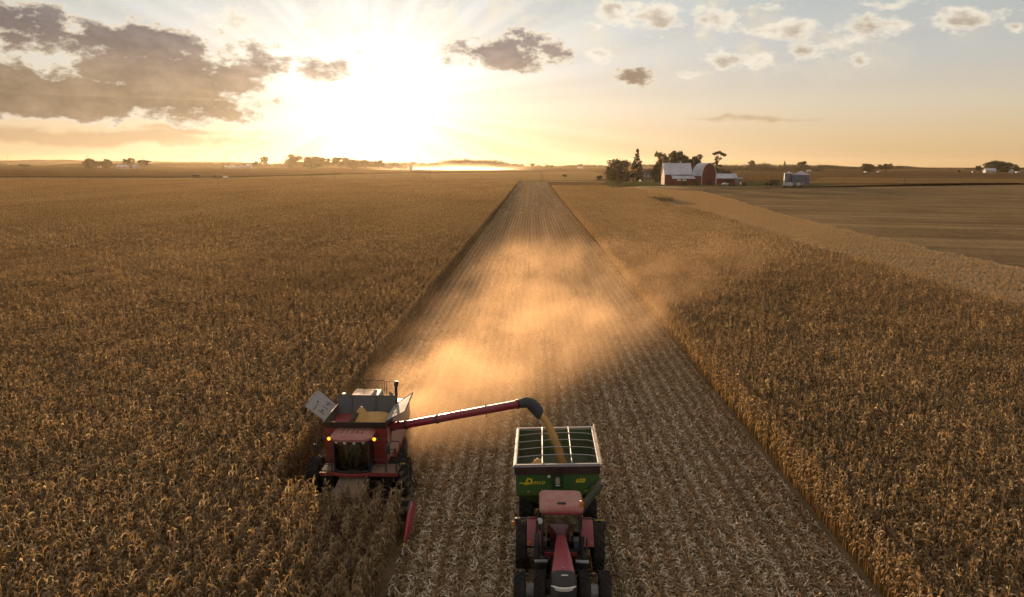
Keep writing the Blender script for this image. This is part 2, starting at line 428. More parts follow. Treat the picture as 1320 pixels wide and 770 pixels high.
sheet('farmyard_grass', [P2(775, 240), P2(840, 240), P2(900, 240.5), P2(1055, 240), P2(1080, 237.5), P2(1050, 234), P2(960, 234), P2(800, 232), P2(778, 234)], 0.02,
      mat_field('yard_grass', (0.05, 0.055, 0.018), (0.12, 0.10, 0.04), 0, nscale=0.02))
# bands of other fields out to the woods
sheet('pale_field', [P2(110, 231.3), P2(300, 229), P2(450, 225.5), P2(640, 222), P2(760, 221), P2(800, 228), P2(760, 233), P2(440, 231.6)], 0.03,
      mat_field('pale_stubble', (0.24, 0.145, 0.058), (0.34, 0.215, 0.095), 0, nscale=0.01))
sheet('grass_verge', [P2(-200, 226.5), P2(60, 227.2), P2(128, 227), P2(180, 226.6), P2(300, 227.3), P2(440, 223.5), P2(440, 225), P2(300, 229.3), P2(170, 229.5), P2(110, 229.6), P2(-200, 229)], 0.06,
      mat_field('dark_verge', (0.045, 0.036, 0.016), (0.08, 0.06, 0.028), 0, nscale=0.02))
sheet('brown_field', [P2(-300, 214.6), P2(330, 217.5), P2(440, 220.5), P2(440, 223), P2(300, 226.7), P2(60, 226.6), P2(-300, 226)], 0.05,
      mat_field('brown_stubble', (0.10, 0.056, 0.024), (0.16, 0.092, 0.04), 0, nscale=0.008))
sheet('dark_plough_strip', [P2(1060, 226.5), P2(1180, 229), P2(1330, 230.2), P2(1600, 231), P2(1600, 228), P2(1330, 228.2), P2(1180, 227.4)], 0.03,
      mat_field('plough_soil', (0.10, 0.066, 0.038), (0.14, 0.092, 0.052), 0, nscale=0.02))
sheet('tan_field', [P2(1040, 236), P2(1350, 236), P2(1600, 235), P2(1600, 232), P2(1330, 230.8), P2(1180, 229.7), P2(1060, 228.5)], 0.025,
      mat_field('tan_stubble', (0.15, 0.09, 0.038), (0.22, 0.137, 0.06), 0.2, (0, 1, 0), 0.03, 0.01))
sheet('upland_field', [P2(940, 226), P2(1180, 227), P2(1330, 227.8), P2(1600, 227.5), P2(1600, 222.5), P2(1250, 221.5), P2(1060, 220.3), P2(940, 221)], 0.03,
      mat_field('upland_stubble', (0.085, 0.05, 0.026), (0.13, 0.08, 0.04), 0.2, (0, 1, 0), 0.02, 0.008))
sheet('gravel_road', [P2(100, 231.8), P2(440, 233.0), P2(700, 234.3), P2(780, 235.2), P2(780, 234.4), P2(700, 233.5), P2(440, 232.2), P2(100, 231.2)], 0.05,
      mat_field('gravel', (0.30, 0.21, 0.11), (0.40, 0.29, 0.17), 0, nscale=0.1))

# ------------------------------------------------------------------ corn
CORN = mat_leaf('dry_corn_leaf', [(0.0, (0.075, 0.068, 0.024)), (0.2, (0.16, 0.108, 0.043)), (0.5, (0.30, 0.190, 0.080)), (0.75, (0.42, 0.28, 0.13)), (1.0, (0.56, 0.43, 0.25))], 0.47, big=0.045)
def corn_patch(name, rows, length, seed, nleaf, seg, spacing=0.17, stalk=True, wmul=1.0, xs=.58):
    g = np.random.default_rng(seed)
    px, py = [], []
    for r in range(rows):
        y = np.arange(0, length, spacing); y = y + g.uniform(-.05, .05, len(y)); keep = g.random(len(y)) > 0.06; y = y[keep]
        px.append(np.full(len(y), (r + 0.5) * 0.762) + g.normal(0, .025, len(y))); py.append(y)
    px = np.concatenate(px); py = np.concatenate(py); n = len(px)
    H = g.normal(2.34, 0.20, n)
    lean = g.normal(0, 0.10, (n, 2)); ptint = g.normal(0, 0.10, n)
    Vs, Qs, Ts = [], [], []; off = 0
    def put(V, Q, T):
        nonlocal off
        Vs.append(V); Qs.append(Q + off); Ts.append(T); off += len(V)
    def base(i, z):
        f = (z / 2.4) ** 1.5
        return np.stack([px[i] + lean[i, 0] * f, py[i] + lean[i, 1] * f, z], -1)
    # leaves: arching ribbons that droop
    i = np.repeat(np.arange(n), nleaf); m = len(i)
    lv = np.tile(np.arange(nleaf), n)
    zr = (0.22 + 0.74 * (lv + g.random(m) * .7) / nleaf) * H[i]
    phi = g.uniform(0, 2 * np.pi, n)[i] + lv * np.pi + g.normal(0, .55, m)
    L = g.uniform(.32, .66, m) * wmul ** .3; top = zr / H[i]
    el0 = np.radians(g.normal(52, 14, m)) * (0.8 + .25 * top); droop = g.uniform(1.4, 3.1, m)
    tt = np.linspace(0, 1, seg + 1)[None]
    ang = el0[:, None] - (el0 + droop)[:, None] * tt ** 1.15
    ds = L[:, None] / seg
    dr = np.cos(ang) * ds; dz = np.sin(ang) * ds
    rr = np.concatenate([np.zeros((m, 1)), np.cumsum(dr[:, :-1], 1)], 1); zz = np.concatenate([np.zeros((m, 1)), np.cumsum(dz[:, :-1], 1)], 1)
    b = base(i, zr)
    P = np.stack([b[:, :1] + xs * np.cos(phi)[:, None] * rr, b[:, 1:2] + np.sin(phi)[:, None] * rr, b[:, 2:] + zz], -1)
    W = 0.5 * g.uniform(.045, .082, m)[:, None] * wmul * np.array([[.55, 1.0, .95, .7, .12] if seg == 4 else ([.7, 1.0, .6, .1] if seg == 3 else [.8, 1.0, .3])])
    tw = g.normal(0, .6, m)[:, None] + tt * g.normal(0, 1.0, m)[:, None]
    sx = -np.sin(phi)[:, None] * np.cos(tw); sy = np.cos(phi)[:, None] * np.cos(tw); sz = np.sin(tw)
    V, Q = ribbons(P, W, np.stack([sx, sy, sz], -1))
    T = np.clip(0.46 + .2 * (top - .5) + ptint[i] + g.normal(0, .15, m), 0, 1); T = np.where(g.random(m) < .05, g.uniform(.85, 1, m), T); T = np.where(g.random(m) < .05, g.uniform(0, .15, m), T)
    put(V, Q, np.repeat(T, (seg + 1) * 2))
    if stalk:   # stalk as two crossed strips, tassel spikes, ear
        for a in (0, np.pi / 2):
            a = a + g.uniform(0, 3, n)
            z = np.stack([np.zeros(n), H * .5, H], 1)
            Pp = np.stack([base(np.arange(n), z[:, k]) for k in range(3)], 1)
            sd = np.repeat(np.stack([np.cos(a), np.sin(a), 0 * a], -1)[:, None], 3, 1)
            V, Q = ribbons(Pp, np.tile([[.014, .012, .007]], (n, 1)), sd)
            put(V, Q, np.repeat(np.clip(.55 + ptint, 0, 1), 6))
        i = np.repeat(np.arange(n), 3); m = len(i)
        ph = g.uniform(0, 2 * np.pi, m); el = g.uniform(.5, 1.5, m); L = g.uniform(.08, .22, m)
        b = base(i, H[i])
        e = b + np.stack([np.cos(ph) * np.cos(el), np.sin(ph) * np.cos(el), np.sin(el)], -1) * L[:, None]
        e2 = e + np.stack([np.cos(ph) * .08, np.sin(ph) * .08, -0.03 * np.ones(m)], -1)
        sd = np.repeat(np.stack([-np.sin(ph), np.cos(ph), 0 * ph], -1)[:, None], 3, 1)
        V, Q = ribbons(np.stack([b, e, e2], 1), np.tile([[.008, .012, .006]], (m, 1)), sd)
        put(V, Q, np.repeat(np.clip(.6 + g.normal(0, .15, m), 0, 1), 6))
        # hanging husked ear
        ph = g.uniform(0, 2 * np.pi, n); b = base(np.arange(n), H * g.uniform(.42, .52, n))
        o = np.stack([np.cos(ph), np.sin(ph), 0 * ph], -1)
        p0 = b + o * .03; p1 = b + o * .10 + np.array([0, 0, -.05]); p2 = b + o * .13 + np.array([0, 0, -.26])
        for a in (0, np.pi / 2):
            sd = np.stack([-np.sin(ph) * np.cos(a) + np.cos(ph) * np.sin(a) , np.cos(ph) * np.cos(a) + np.sin(ph) * np.sin(a), 0 * ph], -1)
            V, Q = ribbons(np.stack([p0, p1, p2], 1), np.tile([[.02, .036, .012]], (n, 1)), np.repeat(sd[:, None], 3, 1))
            put(V, Q, np.repeat(np.clip(.88 + g.normal(0, .08, n), 0, 1), 6))
    return mesh_np(name, np.concatenate(Vs), np.concatenate(Qs), np.concatenate(Ts), CORN)

def scatter(name, pts, protos, label, cat):
    """one object: protos placed at pts rows (x, y, z, rot, sx, sy, sz, idx)"""
    A = np.array(pts, dtype=np.float64)
    me = bpy.data.meshes.new(name)
    me.vertices.add(len(A)); me.vertices.foreach_set('co', A[:, :3].astype(np.float32).ravel())
    a = me.attributes.new('rot', 'FLOAT', 'POINT'); a.data.foreach_set('value', A[:, 3].astype(np.float32))
    a = me.attributes.new('scl', 'FLOAT_VECTOR', 'POINT'); a.data.foreach_set('vector', A[:, 4:7].astype(np.float32).ravel())
    a = me.attributes.new('idx', 'INT', 'POINT'); a.data.foreach_set('value', A[:, 7].astype(np.int32))
    o = bpy.data.objects.new(name, me); COL.objects.link(o)
    ng = bpy.data.node_groups.new(name + '_scatter', 'GeometryNodeTree')
    ng.interface.new_socket('Geometry', in_out='INPUT', socket_type='NodeSocketGeometry')
    ng.interface.new_socket('Geometry', in_out='OUTPUT', socket_type='NodeSocketGeometry')
    t = NT(ng)
    gi = t.add('NodeGroupInput'); go = t.add('NodeGroupOutput')
    join = t.add('GeometryNodeJoinGeometry')
    for p in reversed(protos):
        oi = t.add('GeometryNodeObjectInfo'); oi.inputs['Object'].default_value = p; oi.inputs['As Instance'].default_value = True
        t.l.new(oi.outputs['Geometry'], join.inputs[0])
    def named(nm, ty):
        n = t.add('GeometryNodeInputNamedAttribute', data_type=ty); n.inputs['Name'].default_value = nm
        return [q for q in n.outputs if q.enabled][0]
    iop = t.add('GeometryNodeInstanceOnPoints')
    t.l.new(gi.outputs[0], iop.inputs['Points']); t.l.new(join.outputs[0], iop.inputs['Instance'])
    iop.inputs['Pick Instance'].default_value = True
    t.l.new(named('idx', 'INT'), iop.inputs['Instance Index'])
    cb = t.add('ShaderNodeCombineXYZ'); t.l.new(named('rot', 'FLOAT'), cb.inputs[2])
    er = t.add('FunctionNodeEulerToRotation'); t.l.new(cb.outputs[0], er.inputs[0]); t.l.new(er.outputs[0], iop.inputs['Rotation'])
    t.l.new(named('scl', 'FLOAT_VECTOR'), iop.inputs['Scale'])
    t.l.new(iop.outputs[0], go.inputs[0])
    md = o.modifiers.new('scatter', 'NODES'); md.node_group = ng
    return tag(o, label, cat, kind='stuff')

def proto(me): return bpy.data.objects.new(me.name, me)
NEAR = [proto(corn_patch(f'corn_rows_{k}', 4, 3.0, 100 + k, 19, 4)) for k in range(6)]
MID = [proto(corn_patch(f'corn_block_{k}', 4, 3.0, 200 + k, 12, 2, 0.2, False, 1.3, .48)) for k in range(5)]
FARC = [proto(corn_patch(f'corn_plot_{k}', 16, 12.0, 300 + k, 7, 2, 0.3, False, 1.7, .42)) for k in range(4)]

def in_view(x, y, m=12.0):
    if y < 8: return False
    a = 0.70 * y + 8 + m
    return -a - 0.03 * y < x < a
def poly_x(edge, y):
    """x of the edge polyline at distance y (edge runs from near to far)"""
    for (x0, y0), (x1, y1) in zip(edge, edge[1:]):
        if min(y0, y1) <= y <= max(y0, y1) and y0 != y1: return x0 + (x1 - x0) * (y - y0) / (y1 - y0)
    return edge[0][0] if y < edge[0][1] else -1e9
def row_patch(lst, x, y, w, l, nv, zs=0.05, zm=1.0):
    """put a patch whose low corner is x, y; turned half round at random"""
    hz = zm * random.uniform(1 - zs, 1 + zs)
    if random.random() < .5: lst.append((x, y, 0, 0, 1, 1, hz, random.randrange(nv)))
    else: lst.append((x + w, y + l, 0, math.pi, 1, 1, hz, random.randrange(nv)))
near_l, near_r, mid_l, mid_r, far_l, far_r, front = [], [], [], [], [], [], []
Wp = 3.048
YN, YM = 117.0, 261.0
def fill(y0, y1, step, width, xs, ok, lst, nv):
    y = y0
    while y < y1 - 0.1:
        for x in xs:
            if ok(x, y): row_patch(lst, x, y, width, step, nv)
        y += step
XSL = [XL - Wp * (k + 1) for k in range(0, 190)]
XSR = [XR + Wp * k for k in range(0, 190)]
okl = lambda x, y: in_view(x + 1.5, y + 1.5)
okr = lambda x, y: in_view(x + 1.5, y + 1.5) and x + 2.0 < poly_x(corn_edge, y + 1.5)
fill(15, YN, 3.0, Wp, XSL, okl, near_l, 6); fill(15, YN, 3.0, Wp, XSR, okr, near_r, 6)
fill(YN, YM, 3.0, Wp, XSL, okl, mid_l, 5); fill(YN, YM, 3.0, Wp, XSR, okr, mid_r, 5)
XFL = [XL - 12.192 * (k + 1) for k in range(60)]; XFR = [XR + 12.192 * k for k in range(60)]
okfl = lambda x, y: in_view(x + 6, y + 6, 20)
okfr = lambda x, y: in_view(x + 6, y + 6, 20) and x + 9 < poly_x(corn_edge, y + 6)
fill(YM, YEND, 12.0, 12.192, XFL, okfl, far_l, 4); fill(YM, YEND, 12.0, 12.192, XFR, okfr, far_r, 4)
y = 31.35 - 3.0 * 6
while y < 31.3:
    for k in (0, 1): row_patch(near_l, XE - Wp * (k + 1), y, Wp, 3.0, 6)
    y += 3.0
def combine(a, b, c):
    return [p for p in a] + [(*p[:7], p[7] + 6) for p in b] + [(*p[:7], p[7] + 11) for p in c]
ALLC = NEAR + MID + FARC
scatter('corn', combine(near_l, mid_l, far_l), ALLC, 'dry brown standing corn left of the harvested strip', 'corn')
scatter('corn', combine(near_r, mid_r, far_r), ALLC, 'dry brown standing corn right of the harvested strip', 'corn')

# ------------------------------------------------------------------ stubble and residue on the cut strip
RES = mat_leaf('corn_residue', [(0.0, (0.06, 0.038, 0.018)), (0.3, (0.17, 0.102, 0.045)), (0.6, (0.37, 0.248, 0.122)), (0.82, (0.62, 0.48, 0.30)), (1.0, (0.82, 0.71, 0.55))], 0.2, xband=.5)
RES2 = mat_leaf('strip_litter', [(0.0, (0.20, 0.125, 0.06)), (0.4, (0.44, 0.30, 0.15)), (0.75, (0.62, 0.46, 0.26)), (1.0, (0.80, 0.66, 0.46))], 0.2)
def residue_patch(name, w, length, seed, nl, stubs=True, size=1.0, seg=2, mat=None):
    g = np.random.default_rng(seed); Vs, Qs, Ts = [], [], []; off = 0
    x = g.uniform(0, w, nl); y = g.uniform(0, length, nl)
    rowd = np.abs(((x / .762) % 1) - .5) * 2              # 1 on the middle between rows
    ph = g.uniform(0, 2 * np.pi, nl); L = g.uniform(.12, .42, nl) * size; hz = g.uniform(.015, .10, nl) + .09 * (1 - rowd)
    tilt = g.normal(0, .35, nl); bend = g.normal(.35, .4, nl)
    tt = np.linspace(-.5, .5, seg + 1)[None]
    P = np.stack([x[:, None] + np.cos(ph)[:, None] * L[:, None] * tt, y[:, None] + np.sin(ph)[:, None] * L[:, None] * tt,
                  np.maximum(hz[:, None] + L[:, None] * (tilt[:, None] * tt - bend[:, None] * (tt * tt * 2 - .25)), .012)], -1)
    W = .5 * g.uniform(.025, .075, nl)[:, None] * size * np.array([[.5, 1, .4]])
    tw = g.normal(0, .5, nl)[:, None] + 0 * tt
    sd = np.stack([-np.sin(ph)[:, None] * np.cos(tw), np.cos(ph)[:, None] * np.cos(tw), np.sin(tw)], -1)
    V, Q = ribbons(P, W, sd)
    T = np.clip(g.normal(.54, .17, nl) + .24 * (rowd - .5), 0, 1); pale = g.random(nl) < (.03 + .32 * rowd ** 1.5); T = np.where(pale, g.uniform(.8, 1, nl), T)
    Vs.append(V); Qs.append(Q); Ts.append(np.repeat(T, (seg + 1) * 2)); off += len(V)
    if stubs:
        rows = int(round(w / .762)); sx, sy = [], []
        for r in range(rows):
            yy = np.arange(0, length, .18) + g.uniform(-.05, .05, len(np.arange(0, length, .18))); sx.append((r + .5) * .762 + g.normal(0, .03, len(yy))); sy.append(yy)
        sx = np.concatenate(sx); sy = np.concatenate(sy); n = len(sx); h = g.uniform(.2, .5, n); le = g.normal(0, .10, (n, 2))
        b0 = np.stack([sx, sy, 0 * sx], -1); b1 = np.stack([sx + le[:, 0], sy + le[:, 1], h], -1)
        for a in (0.3, 1.87):
            s_ = np.repeat(np.array([[math.cos(a), math.sin(a), 0]])[:, None], 2, 1).repeat(n, 0)
            V, Q = ribbons(np.stack([b0, b1], 1), np.tile([[.016, .014]], (n, 1)) * size, s_)
            Vs.append(V); Qs.append(Q + off); Ts.append(np.repeat(np.clip(g.normal(.42, .1, n), 0, 1), 4)); off += len(V)
    return mesh_np(name, np.concatenate(Vs), np.concatenate(Qs), np.concatenate(Ts), mat or RES)
RN = [proto(residue_patch(f'residue_{k}', Wp, 3.0, 400 + k, 1150)) for k in range(5)]
RM = [proto(residue_patch(f'residue_mid_{k}', 2 * Wp, 6.0, 420 + k, 1700, True, 1.5)) for k in range(4)]
RF = [proto(residue_patch(f'residue_far_{k}', 2 * Wp, 6.0, 440 + k, 620, False, 2.6)) for k in range(4)]
RS = [proto(residue_patch(f'strip_litter_{k}', Wp, 3.0, 460 + k, 260, True, 1.7, mat=RES2)) for k in range(4)]
rp = []
y = 9.0
while y < 108:
    for k in range(8):
        if k > 1 or 1: row_patch(rp, XL + Wp * k, y, Wp, 3.0, 5)
    y += 3.0
# (the two left-hand columns are cut only behind the corn head)
rp = [p for p in rp if not ((min(p[0], p[0] + (Wp if p[3] == 0 else -Wp)) < XE - 0.1) and p[1] < 33.5)]
rm, rf = [], []
y = 108.0
while y < 246:
    for k in range(4): row_patch(rm, XL + 2 * Wp * k, y, 2 * Wp, 6.0, 4)
    y += 6.0
while y < YEND:
    for k in range(4): row_patch(rf, XL + 2 * Wp * k, y, 2 * Wp, 6.0, 4)
    y += 6.0
scatter('stubble', rp + [(*p[:7], p[7] + 5) for p in rm] + [(*p[:7], p[7] + 9) for p in rf], RN + RM + RF, 'pale chopped stalks and husks littering the cut strip between the corn', 'corn stubble')
# the same litter on the curved harvested strip at the right
cs = []
y = 60.0
while y < 600:
    xa, xb = poly_x(corn_edge, y), poly_x(bean_edge, y)
    if xa > -1e8 and xb > xa:
        x = xa + random.uniform(.0, 1.6)
        while x < xb - random.uniform(3.0, 3.8):
            if in_view(x, y, 10): cs.append((x, y + random.uniform(-1, 1), 0.01, random.uniform(-.62, -.42), 1, 1, 1, random.randrange(4)))
            x += random.uniform(2.1, 2.9)
    y += 2.3
scatter('stubble', cs, RS, 'pale corn litter on the curved harvested strip beside the bean field', 'corn stubble')
# ------------------------------------------------------------------ air: haze, dust plume, sunlit mist
def mat_volume(name, col, density, g):
    m = bpy.data.materials.new(name); m.use_nodes = True
    t = NT(m.node_tree); t.n.clear()
    out = t.add('ShaderNodeOutputMaterial'); v = t.add('ShaderNodeVolumePrincipled')
    v.inputs['Color'].default_value = (*col, 1); v.inputs['Density'].default_value = density; v.inputs['Anisotropy'].default_value = g
    t.l.new(v.outputs[0], out.inputs['Volume'])
    return m, t, v
m, _, _ = mat_volume('haze_air', (0.95, 0.74, 0.48), HAZE_D, 0.70)
o = MB().box(-9100, 9100, -250, 7500, -1.0, 72.0).build('haze', m); tag(o, 'thin golden haze lying over the whole plain', 'haze', kind='stuff')

DS = Vector((-7.4, 37.6, 0)); DA = R(17.0)
def mat_dust():
    m, t, v = mat_volume('chaff_dust', (0.78, 0.515, 0.30), 0.0, 0.55)
    g = t.add('ShaderNodeTexCoord'); p = g.outputs['Object']           # object x across, y along the plume, from the source
    sp = t.add('ShaderNodeSeparateXYZ'); t.l.new(p, sp.inputs[0])
    nzv = t.vmath('MULTIPLY', p, (1.0, 0.55, 1.3))
    n1 = t.noise(nzv, 0.075, 4, 0.6, 0.4); n2 = t.noise(nzv, 0.26, 3, 0.6, 0.3)
    u = t.math('MAXIMUM', sp.outputs[1], 0.0)
    wig = t.math('MULTIPLY', t.math('SUBTRACT', n1, 0.5), t.math('MULTIPLY_ADD', u, 0.25, 2.0))
    hw = t.math('MULTIPLY_ADD', u, 0.31, 3.6)
    lat = t.math('DIVIDE', t.math('ABSOLUTE', t.math('ADD', sp.outputs[0], wig)), hw)
    fl = t.smooth(lat, 1.0, 0.35)
    hh = t.math('MULTIPLY_ADD', u, 0.032, 4.0)
    fz = t.smooth(t.math('DIVIDE', t.math('SUBTRACT', sp.outputs[2], t.math('MULTIPLY', t.math('SUBTRACT', n2, 0.5), 4.0)), hh), 1.05, 0.3)
    dec = t.math('DIVIDE', 1.0, t.math('POWER', t.math('MULTIPLY_ADD', u, 1 / 28.0, 1.0), 2.3))
    fe = t.math('MULTIPLY', t.smooth(sp.outputs[1], -1.0, 3.0), t.math('MULTIPLY_ADD', t.smooth(sp.outputs[1], 125.0, 50.0), 0.82, t.math('MULTIPLY', t.smooth(sp.outputs[1], 205.0, 150.0), 0.18)))
    puff = t.math('MULTIPLY', t.math('MAXIMUM', t.math('MULTIPLY_ADD', t.smooth(n1, 0.36, 0.62), 0.85, 0.15), t.smooth(u, 22.0, 4.0)), t.math('MULTIPLY_ADD', t.smooth(n2, 0.35, 0.65), 0.75, 0.25))
    d = t.math('MULTIPLY', t.math('MULTIPLY', fl, fz), t.math('MULTIPLY', dec, fe))
    t.l.new(t.math('MULTIPLY', t.math('MULTIPLY', d, puff), DUST_D), v.inputs['Density'])
    m.cycles.volume_step_rate = DUST_STEP
    m.cycles.homogeneous_volume = False
    return m
mb = MB()
ring = lambda u: [(-(5.5 + .48 * u), u, .03), (5.5 + .48 * u, u, .03), (5.5 + .48 * u, u, 6.5 + .05 * u), (-(5.5 + .48 * u), u, 6.5 + .05 * u)]
mb.loft([ring(-1.0), ring(60), ring(205)])
o = mb.build('dust', mat_dust(), loc=DS); o.rotation_euler = (0, 0, -DA)
tag(o, 'golden chaff dust billowing behind the combine across the stubble', 'dust', kind='stuff')

m, t, v = mat_volume('sunlit_mist', (1.0, 0.90, 0.72), 0.0, 0.72)
tc = t.add('ShaderNodeTexCoord'); sp = t.add('ShaderNodeSeparateXYZ'); t.l.new(tc.outputs['Object'], sp.inputs[0])
rr_ = t.vmath('LENGTH', t.vmath('MULTIPLY', tc.outputs['Object'], (1, 1, 0)))
nz_ = t.noise(t.vmath('MULTIPLY', tc.outputs['Object'], (2.2, 2.2, 0.05)), 1.3, 3, 0.55)
hz_ = t.math('EXPONENT', t.math('MULTIPLY', sp.outputs[2], -1 / 5.0))
den = t.math('MULTIPLY', t.math('MULTIPLY', t.smooth(rr_, 1.0, 0.1), hz_), t.smooth(nz_, 0.25, 0.75))
t.l.new(t.math('MULTIPLY', den, 0.0030), v.inputs['Density']); m.cycles.homogeneous_volume = False; m.cycles.volume_step_rate = 1.0
c = at(585, 219.0); mb = MB()
mb.lathe([(.98, 0.3), (1.0, 1.0), (1.0, 19.0), (.98, 20)], 32)
o = mb.build('mist', m, loc=(c.x, c.y, 0)); o.scale = (260, 520, 1.0)
tag(o, 'bright sunlit mist lying low before the distant woods', 'mist', kind='stuff')
# ------------------------------------------------------------------ machine materials
M = {
 'maroon': mat_basic('maroon_paint', (0.26, 0.013, 0.034), 0.35, dirt=0.12, dirtcol=(0.24, 0.14, 0.08), scale=1.3, coat=0.3),
 'red': mat_basic('faded_red_paint', (0.25, 0.018, 0.012), 0.5, dirt=0.15, dirtcol=(0.18, 0.09, 0.05), scale=1.1),
 'rose': mat_basic('pale_red_roof', (0.34, 0.10, 0.085), 0.5, dirt=0.25, dirtcol=(0.42, 0.28, 0.2), scale=1.6),  # paler red for both cab roofs, with tan patches
 'green': mat_basic('dark_green_paint', (0.030, 0.105, 0.018), 0.42, dirt=0.12, dirtcol=(0.10, 0.09, 0.04), scale=0.9, coat=0.2),
 'innergreen': mat_basic('worn_green_inside', (0.05, 0.10, 0.035), 0.45, dirt=0.3, dirtcol=(0.16, 0.14, 0.09), scale=0.8),
 'rubber': mat_basic('tyre_rubber', (0.018, 0.017, 0.017), 0.85, dirt=0.22, dirtcol=(0.085, 0.062, 0.04), scale=2.2, spec=0.25),
 'black': mat_basic('black_plastic', (0.016, 0.016, 0.017), 0.55, dirt=0.25, dirtcol=(0.075, 0.055, 0.038), scale=2.0),
 'dark': mat_basic('dark_iron', (0.035, 0.030, 0.027), 0.6, dirt=0.4, dirtcol=(0.10, 0.07, 0.045), scale=1.4),
 'tank': mat_basic('grey_tank_sheet', (0.085, 0.085, 0.10), 0.5, dirt=0.35, dirtcol=(0.13, 0.10, 0.075), scale=0.9),
 'brownsheet': mat_basic('dusty_dark_sheet', (0.045, 0.032, 0.024), 0.6, dirt=0.4, dirtcol=(0.10, 0.07, 0.045), scale=1.0),
 'flap': mat_basic('pale_galvanised_flap', (0.23, 0.215, 0.225), 0.5, 0.2, dirt=0.25, dirtcol=(0.4, 0.3, 0.2), scale=1.6),
 'steel': mat_basic('galvanised_steel', (0.40, 0.37, 0.37), 0.5, 0.3, dirt=0.2, dirtcol=(0.35, 0.27, 0.19), scale=2.2),
 'silver': mat_basic('grey_drum', (0.36, 0.36, 0.38), 0.5, 0.3, dirt=0.3, dirtcol=(0.2, 0.15, 0.1), scale=2.0),
 'dust': mat_basic('lit_dusty_panel', (0.34, 0.20, 0.16), 0.7, dirt=0.4, dirtcol=(0.36, 0.25, 0.17), scale=0.8),  # pinkish tan of a lit panel put into the base colour, dusty patches over
 'deck': mat_basic('dusty_deck_plate', (0.15, 0.10, 0.08), 0.7, dirt=0.4, dirtcol=(0.24, 0.16, 0.10), scale=1.2),
 'white': mat_basic('off_white', (0.66, 0.63, 0.56), 0.5, dirt=0.15, scale=2),
 'yellow': mat_basic('yellow_lettering', (0.72, 0.55, 0.02), 0.5, dirt=0.05),
 'bright': mat_basic('white_lettering', (0.75, 0.75, 0.75), 0.5, dirt=0.05),
 'glass': mat_glass('cab_glass', (0.62, 0.66, 0.60), 0.10),
 'dimglass': mat_glass('tinted_windscreen', (0.06, 0.075, 0.065), 0.27),
 'mirror': mat_basic('mirror_shell', (0.03, 0.03, 0.032), 0.4, dirt=0.1),
 'amber_on': mat_lamp('lit_amber_lamp', (1.0, 0.36, 0.03), 1.1),
 'amber': mat_basic('amber_plastic', (0.65, 0.16, 0.02), 0.35, dirt=0.05),
 'lamp': mat_basic('headlamp_lens', (0.72, 0.70, 0.60), 0.15, dirt=0.1, coat=0.5),
 'cloth': mat_basic('seat_cloth', (0.04, 0.04, 0.042), 0.9, dirt=0.2),
 'wood': mat_basic('weathered_wood', (0.16, 0.11, 0.07), 0.85, dirt=0.2),
}
def mat_grain(name, c0, c1):
    m = bpy.data.materials.new(name); m.use_nodes = True
    t = NT(m.node_tree); b = t.n['Principled BSDF']; b.inputs['Roughness'].default_value = 0.7; b.inputs['Specular IOR Level'].default_value = 0.25
    tc = t.add('ShaderNodeTexCoord')
    vo = t.add('ShaderNodeTexVoronoi'); vo.inputs['Scale'].default_value = 60; t.l.new(tc.outputs['Object'], vo.inputs['Vector'])
    n = t.noise(tc.outputs['Object'], 3.0, 4, 0.6)
    f = t.math('ADD', t.math('MULTIPLY', vo.outputs['Color'], 0.6), t.math('MULTIPLY', n, 0.4))
    t.l.new(t.mix(f, (*c0, 1), (*c1, 1)), b.inputs['Base Color'])
    bp = t.add('ShaderNodeBump'); bp.inputs['Strength'].default_value = 0.5; bp.inputs['Distance'].default_value = 0.02
    t.l.new(vo.outputs['Distance'], bp.inputs['Height']); t.l.new(bp.outputs[0], b.inputs['Normal'])
    return m
GRAIN = mat_grain('shelled_corn', (0.47, 0.25, 0.07), (0.62, 0.38, 0.14))

# ------------------------------------------------------------------ shared machine pieces
def tyre_mb(Ro, w, rim, lugs=20, lug_h=0.05):
    """lug tyre turned about x, centred at the origin"""
    mb = MB(); h = w / 2; sh = Ro - lug_h
    mb.lathe([(rim, -h * .8), (rim + .02, -h * .98), ((rim + sh) / 2, -h * 1.04), (sh - .05, -h * .96), (sh, -h * .75), (sh + .01, 0), (sh, h * .75), (sh - .05, h * .96), ((rim + sh) / 2, h * 1.04), (rim + .02, h * .98), (rim, h * .8)], 40, 'x', cap=False)
    for s in (-1, 1):
        for k in range(lugs):
            a0 = 2 * math.pi * (k + (0.5 if s > 0 else 0)) / lugs
            sweep = 0.26 * (sh / Ro)
            wd = 0.5 * math.pi / lugs * 0.62
            rows = []
            for q, (x, da) in enumerate([(0.02, 0.0), (h * .55, sweep * .55), (h * .98, sweep)]):
                x *= s
                a = a0 + da
                r1 = Ro if q < 2 else Ro - .025; r0 = sh - .03 if q < 2 else sh - .10
                rows.append([(x, math.cos(a - wd) * r0, math.sin(a - wd) * r0), (x, math.cos(a - wd * .75) * r1, math.sin(a - wd * .75) * r1),
                             (x, math.cos(a + wd * .75) * r1, math.sin(a + wd * .75) * r1), (x, math.cos(a + wd) * r0, math.sin(a + wd) * r0)])
            mb.loft(rows)
    return mb
